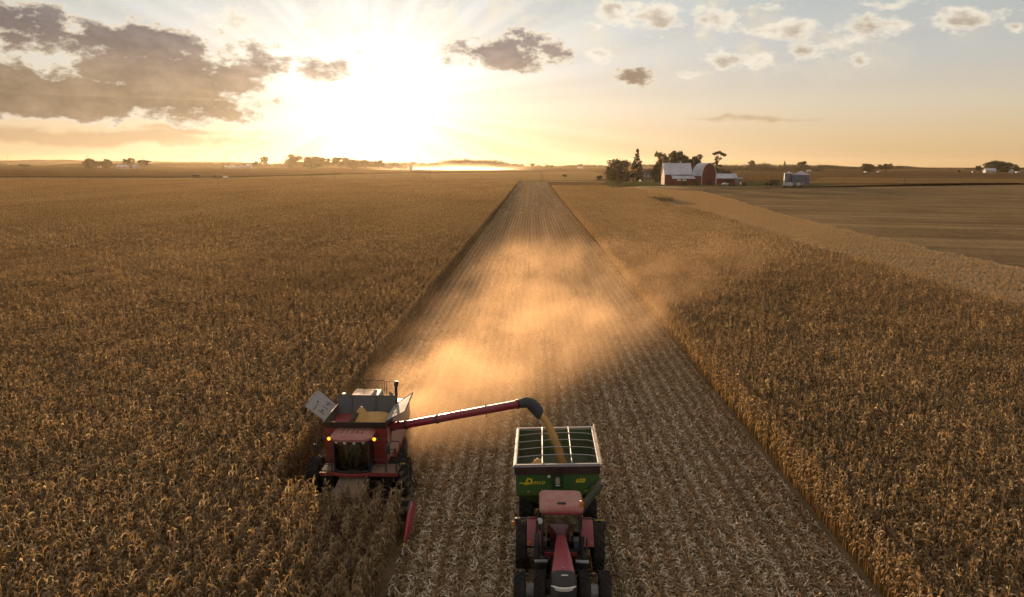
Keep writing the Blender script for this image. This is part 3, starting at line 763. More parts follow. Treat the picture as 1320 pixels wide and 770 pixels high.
def wheel(name, parent, x, y, Ro, w, rim, hubmat, out=1, lugs=20):
    t = tyre_mb(Ro, w, rim, lugs).build(name, M['rubber'], parent, smooth=35, loc=(x, y, Ro - 0.03))
    mb = MB(); h = w / 2
    mb.lathe([(rim + .01, -h * .8), (rim - .03, -h * .8), (rim - .05, -h * .3), (rim * .55, out * h * .15 - .03), (.16, out * h * .3 - .03), (.16, out * h * .3 + .05), (rim * .55, out * h * .15 + .03), (rim - .05, h * .3), (rim - .03, h * .8), (rim + .01, h * .8)], 32, 'x')
    for k in range(8):
        a = k * math.pi / 4
        mb.lathe([(.025, -.02), (.025, .03)], 6, 'x', Matrix.Translation((out * h * .3 + out * .04, math.cos(a) * .11, math.sin(a) * .11)))
    mb.build('rim', hubmat, t, smooth=40)
    return t
def text_mesh(name, s, size, mat, parent, loc, rot, shear=0.0, bold=0.0, depth=0.004, space=1.0, align='CENTER'):
    cu = bpy.data.curves.new(name, 'FONT'); cu.body = s; cu.size = size; cu.shear = shear; cu.offset = bold; cu.extrude = depth
    cu.align_x = align; cu.align_y = 'CENTER'; cu.space_character = space; cu.resolution_u = 3
    tmp = bpy.data.objects.new(name + '_curve', cu); COL.objects.link(tmp)
    dg = bpy.context.evaluated_depsgraph_get()
    me = bpy.data.meshes.new_from_object(tmp.evaluated_get(dg)); me.name = name
    bpy.data.objects.remove(tmp); bpy.data.curves.remove(cu)
    me.materials.clear(); me.materials.append(mat)
    o = bpy.data.objects.new(name, me); COL.objects.link(o); o.parent = parent; o.location = loc; o.rotation_euler = rot
    return o
def sphere_mb(r, c=(0, 0, 0), n=12, sq=(1, 1, 1)):
    mb = MB(); pr = [(max(1e-3, math.sin(math.pi * k / n)) * r, -math.cos(math.pi * k / n) * r) for k in range(n + 1)]
    mb.lathe(pr, 2 * n, 'z', Matrix.Translation(c) @ Matrix.Diagonal((*sq, 1)))
    return mb

# ------------------------------------------------------------------ tractor
TX, TY = 1.21, 28.35
tr = empty('tractor', (TX, TY, 0), 0, 'dark red tractor with dual front wheels and long tapering bonnet pulling the green cart', 'tractor')
def tapered(y0, y1, w0, w1, zt0, zt1, zb0, zb1, crown=.04, steps=8):
    rings = []
    for k in range(steps + 1):
        f = k / steps; y = y0 + (y1 - y0) * f; w = (w0 + (w1 - w0) * f) / 2; zt = zt0 + (zt1 - zt0) * f; zb = zb0 + (zb1 - zb0) * f
        rings.append([(-w, y, zb), (-w * 1.02, y, zt - .16), (-w * .93, y, zt - .04), (-w * .5, y, zt + crown * .7), (0, y, zt + crown), (w * .5, y, zt + crown * .7), (w * .93, y, zt - .04), (w * 1.02, y, zt - .16), (w, y, zb)])
    return MB().loft(rings)
hood = tapered(-1.48, -3.62, .38, .86, 2.16, 1.90, 1.25, 1.05).build('bonnet', M['maroon'], tr, smooth=40, bevel=.012)
nb = MB()
rings = []
for k, (y, w, zt, zb) in enumerate([(-3.63, .87, 1.90, .85), (-3.85, .89, 1.85, .85), (-4.05, .88, 1.76, .86), (-4.2, .82, 1.58, .9), (-4.27, .74, 1.35, 1.0)]):
    w /= 2
    rings.append([(-w, y, zb), (-w * 1.02, y, zt - .16), (-w * .9, y, zt - .03), (-w * .5, y, zt + .025), (0, y, zt + .04), (w * .5, y, zt + .025), (w * .9, y, zt - .03), (w * 1.02, y, zt - .16), (w, y, zb)])
nose = nb.loft(rings).build('grille', M['black'], tr, smooth=40)
gs = MB()
for k in range(7): gs.box(-.36, .36, -4.285 + k * .012, -4.262 + k * .012, 1.02 + k * .075, 1.035 + k * .075)
gs.build('grille_bars', M['dark'], nose)
hl = MB(); pts = []
for k in range(13):
    a = math.pi * (k / 12); pts.append((math.cos(a) * .43, -4.02 - math.sin(a) * .24))
ring = [[(x, y, 1.49), (x * 1.03, y - .02, 1.52), (x * 1.02, y - .012, 1.62), (x * .98, y + .02, 1.64)] for x, y in pts]
hl.loft(ring).build('headlight', M['lamp'], tr, smooth=50)
text_mesh('lettering', 'CASE IH', .066, M['bright'], tr, (.03, -3.90, 1.900), (math.atan2(-.09, .2) * -1 * 0.9 + 0.05, 0, 0), 0.15, .004, .003)
# emblem strip on the bonnet tip
MB().box(-.05, .05, -3.5, -3.44, 1.955, 1.968).build('bonnet_badge', M['silver'], tr)
ch = MB()
ch.box(-.36, .36, -3.95, .35, .62, 1.2); ch.box(-.5, .5, -.35, .45, .65, 1.35)
ch.box(-1.0, 1.0, -3.02, -2.78, .60, .82)                         # front axle beam
ch.box(-1.75, 1.75, -.10, .10, .86, 1.06)                         # rear axle bar
ch.box(-.44, .44, -4.25, -3.8, .55, .9)                           # weight bracket
ch.build('chassis', M['dark'], tr, bevel=.02)
w_ = MB()
for k in range(9): w_.box(-.42 + k * .094, -.342 + k * .094, -4.52, -4.2, .55, .98)
w_.build('front_weights', M['dark'], tr, bevel=.015)
for s in (-1, 1):
    sk = MB(); sk.prism([(-.9, .62), (-1.25, .62), (-1.25, 1.45), (-.9, 1.45)], 'z', 0, 1) if False else None
    sb = MB(); sb.box(s * .52, s * 1.0, -1.62, -.95, .62, 1.30); sb.box(s * .52, s * .98, -1.75, -1.63, .50, .56); sb.box(s * .52, s * .98, -1.75, -1.63, .80, .86)
    sb.build('side_step', M['black'], tr, bevel=.03)
    # rear fender: arch over the inner tyre
    f = MB(); rings = []
    for k in range(11):
        a = R(160 - k * 13.5); y, z = math.cos(a) * -1.09, .97 + math.sin(a) * 1.09
        rings.append([(s * .70, y, z), (s * .70, y * .96, .97 + (z - .97) * .96), (s * 1.24, y * .95, .97 + (z - .97) * .95), (s * 1.30, y * .985, .97 + (z - .97) * .985), (s * 1.22, y, z)])
    f.loft(rings).build('fender', M['maroon'], tr, smooth=35)
    MB().box(s * 1.14, s * 1.26, -1.02, -.97, 1.50, 1.60).build('fender_lamp', M['amber'], tr, bevel=.01)
    # front fender plates behind the inner tyres
    fp = MB(); fp.loft([[(s * .52, -2.35, 1.52), (s * 1.0, -2.35, 1.50), (s * 1.0, -2.35, 1.54), (s * .52, -2.35, 1.56)], [(s * .52, -2.05, 1.44), (s * 1.0, -2.05, 1.42), (s * 1.0, -2.05, 1.46), (s * .52, -2.05, 1.48)],
                        [(s * .52, -1.9, 1.22), (s * 1.0, -1.9, 1.2), (s * 1.0, -1.87, 1.22), (s * .52, -1.87, 1.24)]]).build('front_fender', M['silver'], tr, bevel=.01)
    wheel('tyre', tr, s * 1.52, 0, .99, .45, .50, M['silver'], s)
    wheel('tyre', tr, s * .78, 0, .99, .45, .50, M['silver'], s)
    wheel('tyre', tr, s * .80, -2.9, .74, .42, .38, M['silver'], s, 18)
    wheel('tyre', tr, s * 1.54, -2.9, .74, .42, .38, M['silver'], s, 18)
    MB().lathe([(.20, s * 1.03), (.26, s * 1.04), (.26, s * 1.30), (.20, s * 1.31)], 20, 'x', Matrix.Translation((0, -2.9, .71))).build('dual_spacer', M['silver'], tr, smooth=40)
# cab
cabf = MB()
for s in (-1, 1):
    cabf.tube([(s * .70, -1.40, 1.45), (s * .71, -1.48, 2.3), (s * .69, -1.46, 2.75), (s * .68, -1.42, 3.0)], .045, 8)
    cabf.tube([(s * .80, .0, 1.45), (s * .82, .05, 2.2), (s * .74, 0.02, 3.0)], .05, 8)
    cabf.tube([(s * .80, -.55, 1.5), (s * .83, -.55, 2.2), (s * .75, -.6, 3.0)], .03, 8)
    cabf.tube([(s * .70, -1.40, 1.48), (s * .80, .0, 1.48)], .05, 8)
cabf.tube([(-.70, -1.40, 1.48), (.70, -1.40, 1.48)], .06, 8); cabf.tube([(-.8, .0, 1.48), (.8, .0, 1.48)], .05, 8)
cabf.tube([(-.68, -1.42, 3.0), (.68, -1.42, 3.0)], .04, 8)
cabf.box(-.78, .78, -1.38, .0, 1.36, 1.44)
cabf.build('cab_frame', M['black'], tr, smooth=40)
MB().box(-.76, .76, -.03, .02, 1.5, 2.25).build('cab_rear_panel', M['black'], tr); MB().box(-.3, .3, -1.40, -1.15, 1.5, 2.0).build('dashboard', M['black'], tr, bevel=.05)
MB().box(-.62, .62, -1.52, -1.44, 1.28, 1.46).build('cowl', M['maroon'], tr, bevel=.02)
gl = MB(); gl.loft([[(-.66, -1.43, 1.55), (.66, -1.43, 1.55), (.66, -1.424, 1.55), (-.66, -1.424, 1.55)], [(-.67, -1.49, 2.2), (.67, -1.49, 2.2), (.67, -1.484, 2.2), (-.67, -1.484, 2.2)], [(-.665, -1.48, 2.5), (.665, -1.48, 2.5), (.665, -1.474, 2.5), (-.665, -1.474, 2.5)], [(-.65, -1.46, 2.75), (.65, -1.46, 2.75), (.65, -1.454, 2.75), (-.65, -1.454, 2.75)], [(-.64, -1.425, 2.98), (.64, -1.425, 2.98), (.64, -1.419, 2.98), (-.64, -1.419, 2.98)]])
gl.build('windscreen', M['dimglass'], tr, smooth=40)
for s in (-1, 1):
    MB().loft([[(s * .72, -1.37, 1.55), (s * .80, -.05, 1.55), (s * .806, -.05, 1.55), (s * .726, -1.37, 1.55)], [(s * .73, -1.4, 2.2), (s * .83, .0, 2.2), (s * .836, .0, 2.2), (s * .736, -1.4, 2.2)], [(s * .69, -1.34, 2.97), (s * .75, -.02, 2.97), (s * .756, -.02, 2.97), (s * .696, -1.34, 2.97)]]).build('side_window', M['dimglass'], tr)
MB().loft([[(-.76, .04, 1.6), (.76, .04, 1.6), (.76, .046, 1.6), (-.76, .046, 1.6)], [(-.70, .04, 2.97), (.70, .04, 2.97), (.70, .046, 2.97), (-.70, .046, 2.97)]]).build('rear_window', M['dimglass'], tr)
st = MB(); st.box(-.27, .27, -.62, -.12, 1.62, 1.80); st.loft([[(-.25, -.2, 1.8), (.25, -.2, 1.8), (.25, -.09, 1.8), (-.25, -.09, 1.8)], [(-.22, -.14, 2.5), (.22, -.14, 2.5), (.22, -.04, 2.5), (-.22, -.04, 2.5)]])
st.build('seat', M['cloth'], tr, bevel=.05)
sw = MB(); ringp = [(math.cos(2 * math.pi * k / 20) * .2, math.sin(2 * math.pi * k / 20) * .2) for k in range(21)]
sw.tube([(x, -.82 + y * .75, 2.02 + y * -.45 * -1) for x, y in ringp], .016, 6); sw.tube([(0, -1.1, 1.5), (0, -.82, 2.02)], .03, 8)
sw.build('steering_wheel', M['black'], tr, smooth=40)
# roof: rounded shell with pressed panels, front visor and handle
rf = MB(); rings = []
for (z, gx, gy0, gy1, rr) in [(3.00, .78, -1.46, .12, .16), (3.04, .83, -1.52, .16, .2), (3.16, .84, -1.54, .17, .22), (3.24, .80, -1.48, .13, .22), (3.28, .66, -1.34, .04, .2)]:
    r_ = []
    for (cx_, cy_, a0) in [(gx - rr, gy1 - rr, 0), (-gx + rr, gy1 - rr, 90), (-gx + rr, gy0 + rr, 180), (gx - rr, gy0 + rr, 270)]:
        for q in range(6): a = R(a0 + q * 18); r_.append((cx_ + math.cos(a) * rr, cy_ + math.sin(a) * rr, z))
    rings.append(r_)
roof = rf.loft(rings).build('roof', M['rose'], tr, smooth=50)
rp_ = MB()
for x0, x1 in ((-.60, -.30), (-.25, .25), (.30, .60)):
    ins = .06
    rp_.loft([[(x0, -1.0, 3.278), (x1, -1.0, 3.278), (x1, .0, 3.278), (x0, .0, 3.278)], [(x0 + ins, -.92, 3.305), (x1 - ins, -.92, 3.305), (x1 - ins, -.07, 3.305), (x0 + ins, -.07, 3.305)]])
rp_.build('roof_panels', M['rose'], roof, smooth=30, bevel=.012)
rh = MB(); rh.tube([(-.16, -1.17, 3.27), (-.12, -1.19, 3.34), (.14, -1.19, 3.34), (.18, -1.17, 3.27)], .022, 8); rh.box(-.16, .18, -1.23, -1.15, 3.27, 3.30)
rh.build('roof_hatch_handle', M['black'], roof, smooth=40)
MB().loft([[(-.70, -1.56, 3.0), (.70, -1.56, 3.0), (.70, -1.4, 3.0), (-.70, -1.4, 3.0)], [(-.74, -1.58, 3.10), (.74, -1.58, 3.10), (.74, -1.4, 3.10), (-.74, -1.4, 3.10)]]).build('visor', M['maroon'], roof, bevel=.015)
for x in (-.55, -.3, .3, .55): MB().box(x - .08, x + .08, -1.60, -1.572, 3.02, 3.07).build('work_light', M['dark'], tr, bevel=.01)
sphere_mb(.075, (.76, -1.30, 3.38), 8, (1, 1, 1.3)).lathe([(.06, 0), (.06, .1)], 12, 'z', Matrix.Translation((.76, -1.30, 3.22))).build('beacon', M['amber'], tr, smooth=60)
ex = MB(); ex.lathe([(.10, 0), (.115, .05), (.115, .95), (.08, 1.0), (.055, 1.02)], 16, 'z', Matrix.Translation((-.92, -1.72, 1.35))); ex.tube([(-.92, -1.72, 2.3), (-.92, -1.72, 2.8), (-.92, -1.62, 2.95)], .05, 10); ex.tube([(-.6, -1.75, 1.3), (-.92, -1.72, 1.42)], .09, 10)
ex.build('exhaust', M['black'], tr, smooth=40)
ai = MB(); ai.tube([(.78, -1.62, 1.3), (.80, -1.62, 2.2)], .07, 10); ai.tube([(.66, -1.7, 1.32), (.98, -1.5, 1.40), (1.0, -1.2, 1.9)], .035, 8)
ai.build('air_pipe', M['black'], tr, smooth=40)
for s in (-1, 1):
    a = MB(); a.tube([(s * .72, -1.40, 2.80), (s * 1.1, -1.45, 2.82), (s * 1.56, -1.42, 2.80)], .026, 8)
    arm = a.build('mirror_arm', M['black'], tr, smooth=40)
    m_ = MB(); m_.box(s * 1.48, s * 1.70, -1.46, -1.36, 2.36, 2.74) if s > 0 else m_.box(-1.74, -1.52, -1.48, -1.36, 2.46, 2.80)
    m_.build('mirror', M['mirror'], arm, bevel=.035)
MB().box(1.25, 1.58, -1.45, -1.40, 2.76, 2.80).build('marker_strip', M['yellow'], tr)
MB().box(-1.87, -1.76, -1.45, -1.38, 2.50, 2.66).build('marker_lamp', M['amber'], tr, bevel=.015)
MB().lathe([(.03, 0), (.11, .01), (.12, .06), (.05, .1)], 14, 'y', Matrix.Translation((-.82, -1.58, 2.74))).build('round_lamp', M['lamp'], tr, smooth=40)
db = MB(); db.box(-.08, .08, .4, 1.5, .42, .5); db.build('drawbar', M['dark'], tr, bevel=.01)

# ------------------------------------------------------------------ grain cart
CX, CYF, CL, CW, CZ = 1.28, 30.35, 4.5, 3.52, 3.50
gc = empty('grain_cart', (CX, CYF, 0), R(-.6), 'dark green grain cart with open galvanised rim and yellow lettering behind the tractor', 'grain cart')
gc.rotation_euler = (0, R(-2.0), R(-.6))
hw = CW / 2
body = MB()
# outer shell: upright band, then sides sloping in to the trough; open on top (inner faces a little inside)
def shell(off, zfloor):
    return [[(-hw + off, off, CZ), (hw - off, off, CZ), (hw - off, CL - off, CZ), (-hw + off, CL - off, CZ)],
            [(-hw + off, off, 2.2), (hw - off, off, 2.2), (hw - off, CL - off, 2.2), (-hw + off, CL - off, 2.2)],
            [(-.45, 1.3 + off, zfloor), (.45, 1.3 + off, zfloor), (.45, CL - 1.3 - off, zfloor), (-.45, CL - 1.3 - off, zfloor)]]
so_ = shell(0, 1.0)
body.loft([so_[2], so_[1], so_[0]], cap=False); body.add(so_[2], [(0, 1, 2, 3)])
hop = body.build('hopper', M['green'], gc)
inn = MB(); si = shell(.035, 1.08); inn.loft([si[2], si[1], si[0]], cap=False); inn.add(si[2], [(0, 1, 2, 3)])
inn.build('hopper_lining', M['innergreen'], gc)
rim_ = MB()
for (x0, x1, y0, y1) in [(-hw - .05, hw + .05, -.06, .05), (-hw - .05, hw + .05, CL - .05, CL + .06), (-hw - .05, -hw + .05, .052, CL - .052), (hw - .05, hw + .05, .052, CL - .052)]:
    rim_.box(x0, x1, y0, y1, CZ - .03, CZ + .09)
rim_.build('rim', M['steel'], gc, bevel=.015)
band = MB(); band.box(-hw - .03, hw + .03, -.045, -.004, 3.13, CZ - .034)
band.build('front_band', mat_basic('dark_red_band', (0.028, 0.008, 0.007), 0.5, dirt=0.1), gc, bevel=.008)
MB().box(-hw - .09, -hw - .052, -.1, CL, 2.9, CZ + .05).build('tarp_rail', M['steel'], gc, bevel=.01)
tr_ = MB(); tr_.tube([(hw + .1, -.2, CZ + .08), (hw + .1, CL + .2, CZ + .12)], .055, 10); tr_.tube([(hw + .1, -.2, CZ + .08), (hw + .14, -.22, CZ - .1)], .03, 8)
tr_.build('rolled_tarp', mat_basic('tan_tarp', (0.42, 0.30, 0.2), 0.8, dirt=.2), gc, smooth=40)
MB().tube([(hw - .1, CL + .06, CZ), (hw - .1, CL + .06, CZ + .35)], .02, 6).build('tarp_stop', M['steel'], gc)
for x in (-.62, .62):
    MB().tube([(x, 0, CZ + .10), (x, CL * .5, CZ + .14), (x, CL, CZ + .10)], .028, 8).build('lengthwise_bar', M['steel'], gc, smooth=40)
for k in range(4):
    y = CL * (k + 1) / 5
    MB().tube([(-hw, y, CZ + .04), (-hw * .5, y, CZ + .12), (0, y, CZ + .155), (hw * .5, y, CZ + .14), (hw * .82, y, CZ + .10), (hw, y, CZ + .0)], .02, 8).build('cross_bar', M['steel'], gc, smooth=40)
sight = MB(); sight.box(-.22, -.17, -.05, -.005, 2.1, 3.10); sight.box(.17, .22, -.05, -.005, 2.1, 3.10); sight.box(-.165, .165, -.045, -.005, 2.52, 2.57); sight.box(-.165, .165, -.045, -.005, 3.04, 3.10)
sight.build('ladder_frame', M['black'], gc)
MB().prism([(-.09, 2.70), (.09, 2.70), (.09, 2.9), (.05, 2.98), (-.05, 2.98), (-.09, 2.9)], 'y', -.03, -.006).build('inspection_window', mat_basic('cloudy_pane', (0.42, 0.33, 0.26), 0.3, dirt=.1), gc)
MB().box(-.42, -.31, -.02, -.005, 2.98, 3.08).build('white_decal', M['bright'], gc)
MB().box(-.07, .08, -.02, -.005, 2.60, 2.65).build('white_decal', M['bright'], gc)
# lettering: the name with a swash under the big initial, and the size
nm = text_mesh('name_lettering', 'D', .40, M['yellow'], gc, (-1.28, -.012, 2.80), (R(90), 0, 0), .45, .012, .004)
text_mesh('name_lettering', 'emco', .27, M['yellow'], gc, (-.87, -.012, 2.775), (R(90), 0, 0), .35, .002, .004, 1.08)
sw_ = MB(); P_ = [(-1.62, 2.72), (-1.55, 2.77), (-1.45, 2.735), (-1.30, 2.76), (-1.2, 2.80)]
sw_.loft([[(x, -.016, z - .018), (x, -.016, z + .018), (x, -.008, z + .018), (x, -.008, z - .018)] for x, z in P_])
sw_.build('lettering_swash', M['yellow'], gc)
text_mesh('size_lettering', '650', .24, M['yellow'], gc, (.94, -.012, 2.82), (R(90), 0, 0), .35, .012, .004, 1.1)
MB().box(-1.30, -1.2, -.012, -.002, 2.35, 2.38).build('warning_decal', M['yellow'], gc); MB().box(1.15, 1.28, -.012, -.002, 2.35, 2.38).build('warning_decal', M['yellow'], gc)
# folded unloading auger along the right front corner
au = MB(); au.tube([(hw + .05, -.12, 2.75), (hw - .55, -.25, 2.0), (hw - 1.0, -.3, 1.4)], .17, 12); au.lathe([(.2, -.04), (.21, .04), (.17, .06)], 12, 'y', Matrix.Translation((hw - .22, -.25, 2.5)))
au.build('folding_auger', mat_basic('grey_green_auger', (0.06, 0.075, 0.05), .5, dirt=.3), gc, smooth=40)
fr = MB(); fr.box(-.2, .2, -1.3, 1.0, .5, .72); fr.box(-1.5, 1.5, 2.05, 2.35, .62, .86); fr.box(-.7, -.5, .8, CL - .6, .7, .95); fr.box(.5, .7, .8, CL - .6, .7, .95); fr.tube([(0, -1.0, .6), (-.6, 1.0, .8)], .07, 8); fr.tube([(0, -1.0, .6), (.6, 1.0, .8)], .07, 8)
fr.build('frame', M['dark'], gc, bevel=.015)
for s in (-1, 1): wheel('tyre', gc, s * 1.42, 2.1, .92, .62, .42, M['green'], s, 18)
# grain
gh = MB(); rings = []
nx = 26
def heap(x, y): return 2.62 * 1 + 0
V_, F_ = [], []
for j in range(nx):
    for i in range(nx):
        x = -hw + .06 + (CW - .12) * i / (nx - 1); y = .06 + (CL - .12) * j / (nx - 1)
        z = max(3.44 - .95 * math.hypot((x + .85) / 1.0, (y - 1.0) / 1.3), 2.25 - .45 * math.hypot(x - .4, (y - 2.0) / 1.2)) - .05 * math.sin(x * 3 + y)
        fl = max(2.2 - 1.15 * min((hw - abs(x)) / (hw - .45), (y - 0) / 1.3, (CL - y) / 1.3), 1.0) - .15
        V_.append((x, y, max(z, fl)))
for j in range(nx - 1):
    for i in range(nx - 1): a = j * nx + i; F_.append((a, a + 1, a + nx + 1, a + nx))
ghm = MB().add(V_, F_); b0 = len(V_)
cart_m = Matrix.Translation((CX, CYF, 0)) @ gc.rotation_euler.to_matrix().to_4x4()
# closed underneath so that it is a solid heap inside the lining
heap_o = ghm.build('grain_heap', GRAIN, smooth=80); heap_o.matrix_world = cart_m @ Matrix.Diagonal((.965, .965, 1, 1)) @ Matrix.Translation((0, .08, 0))
sol = heap_o.modifiers.new('depth', 'SOLIDIFY'); sol.thickness = .03; sol.offset = -1
tag(heap_o, 'golden brown corn heap lying in the green grain cart', 'grain')

# ------------------------------------------------------------------ combine
BX, BY = -8.29, 35.0
cb = empty('combine_harvester', (BX, BY, 0), 0, 'dusty red combine harvester cutting corn with its long unloading tube swung over the cart', 'combine')
# hull
hl_ = MB(); hl_.prism([(-.65, 1.75), (-.65, 3.55), (1.5, 3.55), (3.0, 3.35), (6.0, 3.0), (6.3, 2.0), (5.6, 1.3), (3.0, 1.1), (.4, 1.1)], 'x', -1.42, 1.42)
hl_.build('hull', M['red'], cb, bevel=.03)
for s in (-1, 1):
    sp_ = MB(); sp_.prism([(-.5, 1.95), (-.5, 3.5), (1.5, 3.5), (3.0, 3.3), (5.9, 2.95), (6.1, 2.1), (5.3, 1.55), (1.6, 1.55), (1.4, 1.9)], 'x', s * 1.425, s * 1.50)
    sp_.build('side_panel', M['dust'] if s > 0 else M['red'], cb, bevel=.02)  # right panel coloured as if lit, left one plain red
for s in (-1, 1):
    fpn = MB().box(s * .86, s * 1.50, -.74, -.66, 1.95, 3.72).build('front_panel', M['red'], cb, bevel=.02)
    for z in (2.62, 3.28): MB().box(s * .9, s * 1.46, -.755, -.742, z, z + .025).build('panel_seam', M['dark'], fpn)
# platform, front rail of the platform (red lip), rear of deck
MB().box(.84, 2.12, -1.72, -.62, 1.76, 1.83).build('platform', M['deck'], cb, bevel=.01); MB().box(-1.5, -.84, -1.5, -.62, 1.76, 1.83).build('platform', M['deck'], cb, bevel=.01)
lip = MB(); rings = []
for k in range(13):
    x = -.84 + 1.68 * k / 12; y = -1.74 - .18 * math.cos(x / .84 * math.pi / 2) ** .6 if abs(x) < .839 else -1.74
    rings.append([(x, y, 1.66), (x, y - .06, 1.70), (x, y - .06, 1.80), (x, y, 1.84)])
lip.loft(rings); lip.box(.842, 2.14, -1.80, -1.724, 1.68, 1.84); lip.box(-1.5, -.842, -1.80, -1.724, 1.68, 1.84)
lip.build('platform_edge', M['red'], cb, smooth=40)
def rail(pts, name='handrail', r=.022, par=cb, mat='black'): return MB().tube(pts, r, 8).build(name, M[mat], par, smooth=40)
def hoop(x0, y0, x1, y1, z0, z1, mid=True):
    p0, p1 = Vector((x0, y0, 0)), Vector((x1, y1, 0)); e = (p1 - p0) * .1
    U = lambda p, z: (p.x, p.y, z)
    o = MB().tube([U(p0, z0), U(p0, z1 - .08), U(p0 + e, z1), U(p1 - e, z1), U(p1, z1 - .08), U(p1, z0)], .022, 8)
    if mid: o.tube([U(p0, (z0 + z1) / 2), U(p1, (z0 + z1) / 2)], .018, 8)
    return o.build('handrail', M['black'], cb, smooth=40)
hoop(.9, -1.66, 1.55, -1.66, 1.83, 2.45); hoop(1.6, -.72, 2.1, -.72, 1.83, 3.0); hoop(1.62, -1.66, 2.06, -1.66, 1.83, 2.95, False)
hoop(-1.45, -1.62, -.95, -1.62, 1.83, 2.5)
# ladder swung out at the side, with curved handrails
ld = MB()
for dy in (-1.62, -1.1): ld.tube([(2.16, dy, 1.80), (2.45, dy, 1.4), (2.78, dy, .55)], .035, 8)
for k in range(5): f = k / 4; ld.box(2.18 + .58 * f, 2.34 + .58 * f, -1.60, -1.12, 1.66 - 1.06 * f, 1.70 - 1.06 * f)
ld.build('ladder', M['dark'], cb)
for dy in (-1.66, -1.06):
    rail([(2.12, dy, 1.85), (2.12, dy, 2.65), (2.2, dy, 2.82), (2.34, dy, 2.75), (2.62, dy, 2.0), (2.9, dy, 1.1), (2.88, dy, .75)])
rail([(2.18, -1.66, 2.2), (2.3, -1.66, 2.35), (2.45, -1.66, 2.1), (2.5, -1.66, 1.6)], r=.03)
MB().box(2.14, 2.4, -1.09, -1.05, 2.0, 2.06).build('yellow_handle', M['yellow'], cb, bevel=.01)
# cab
CZ0, CZ1 = 1.86, 3.42
cf = MB()
for s in (-1, 1):
    cf.tube([(s * .80, -1.62, CZ0), (s * .82, -1.70, 2.6), (s * .80, -1.62, CZ1)], .04, 8); cf.tube([(s * .86, -.70, CZ0), (s * .88, -.70, CZ1)], .05, 8)
    cf.tube([(s * .80, -1.62, CZ0 + .02), (s * .86, -.70, CZ0 + .02)], .04, 8); cf.tube([(s * .80, -1.6, CZ1), (s * .88, -.70, CZ1)], .04, 8)
cf.tube([(-.80, -1.62, CZ0 + .02), (-.4, -1.82, CZ0 + .02), (.4, -1.82, CZ0 + .02), (.80, -1.62, CZ0 + .02)], .04, 8)
cf.box(-.84, .84, -1.62, -.66, CZ0 - .05, CZ0 - .005)
cf.build('cab_frame', M['black'], cb, smooth=40)
MB().box(-.84, .84, -.69, -.655, CZ0, CZ1).build('cab_rear_wall', M['black'], cb)
wr = []
for z, o_ in ((CZ0 + .06, 0), (2.6, .07), (CZ1 - .05, 0)):
    a = [(-.78, -1.62 - o_, z), (-.4, -1.81 - o_, z), (0, -1.85 - o_, z), (.4, -1.81 - o_, z), (.78, -1.62 - o_, z)]
    wr.append(a + [(x, y + .006, z_) for x, y, z_ in a[::-1]])
MB().loft(wr).build('windscreen', M['glass'], cb, smooth=50)
for s in (-1, 1):
    MB().loft([[(s * .81, -1.58, CZ0 + .06), (s * .86, -.74, CZ0 + .06), (s * .866, -.74, CZ0 + .06), (s * .816, -1.58, CZ0 + .06)], [(s * .82, -1.58, CZ1 - .05), (s * .87, -.74, CZ1 - .05), (s * .876, -.74, CZ1 - .05), (s * .826, -1.58, CZ1 - .05)]]).build('side_window', M['glass'], cb)
seat = MB(); seat.box(-.26, .26, -1.15, -.72, 2.12, 2.28); seat.box(-.14, .14, -1.0, -.8, 1.86, 2.1)
seat.loft([[(-.25, -.80, 2.26), (.25, -.80, 2.26), (.25, -.70, 2.26), (-.25, -.70, 2.26)], [(-.22, -.77, 2.95), (.22, -.77, 2.95), (.22, -.70, 2.95), (-.22, -.70, 2.95)]])
seat.build('seat', M['cloth'], cb, bevel=.04)
stw = MB(); stw.tube([(math.cos(2 * math.pi * k / 20) * .19, -1.42 + math.sin(2 * math.pi * k / 20) * .14, 2.55 + math.sin(2 * math.pi * k / 20) * -.10 * -1) for k in range(21)], .015, 6); stw.tube([(0, -1.6, 1.88), (0, -1.42, 2.55)], .03, 8)
stw.build('steering_wheel', M['black'], cb, smooth=40)
rf = MB(); rings = []
for (z, w, y0, y1, rr) in [(3.40, .92, -1.98, -.60, .45), (3.44, .97, -2.05, -.58, .5), (3.54, .98, -2.06, -.58, .5), (3.62, .90, -1.92, -.62, .45), (3.66, .70, -1.65, -.7, .35)]:
    r_ = []
    for (cx_, cy_, a0, q_) in [(w - .15, y1 - .15, 0, .15), (-w + .15, y1 - .15, 90, .15), (-w + rr, y0 + rr, 180, rr), (w - rr, y0 + rr, 270, rr)]:
        for q in range(7): a = R(a0 + q * 15); r_.append((cx_ + math.cos(a) * q_, cy_ + math.sin(a) * q_, z))
    rings.append(r_)
croof = rf.loft(rings).build('roof', M['rose'], cb, smooth=50)
rb = MB()
for x in (-.48, -.24, 0, .24, .48): rb.box(x - .012, x + .012, -1.55, -.8, 3.655, 3.675)
rb.build('roof_ribs', mat_basic('rib_shade_red', (0.16, 0.05, 0.045), .6, dirt=.2), croof, bevel=.005)
for x in (-.62, -.22, .22, .62): MB().lathe([(.01, -.05), (.07, -.05), (.075, .02), (.02, .06)], 12, 'y', Matrix.Translation((x, -2.02 + abs(x) * .22, 3.38))).build('work_light', M['lamp'], cb, smooth=40)
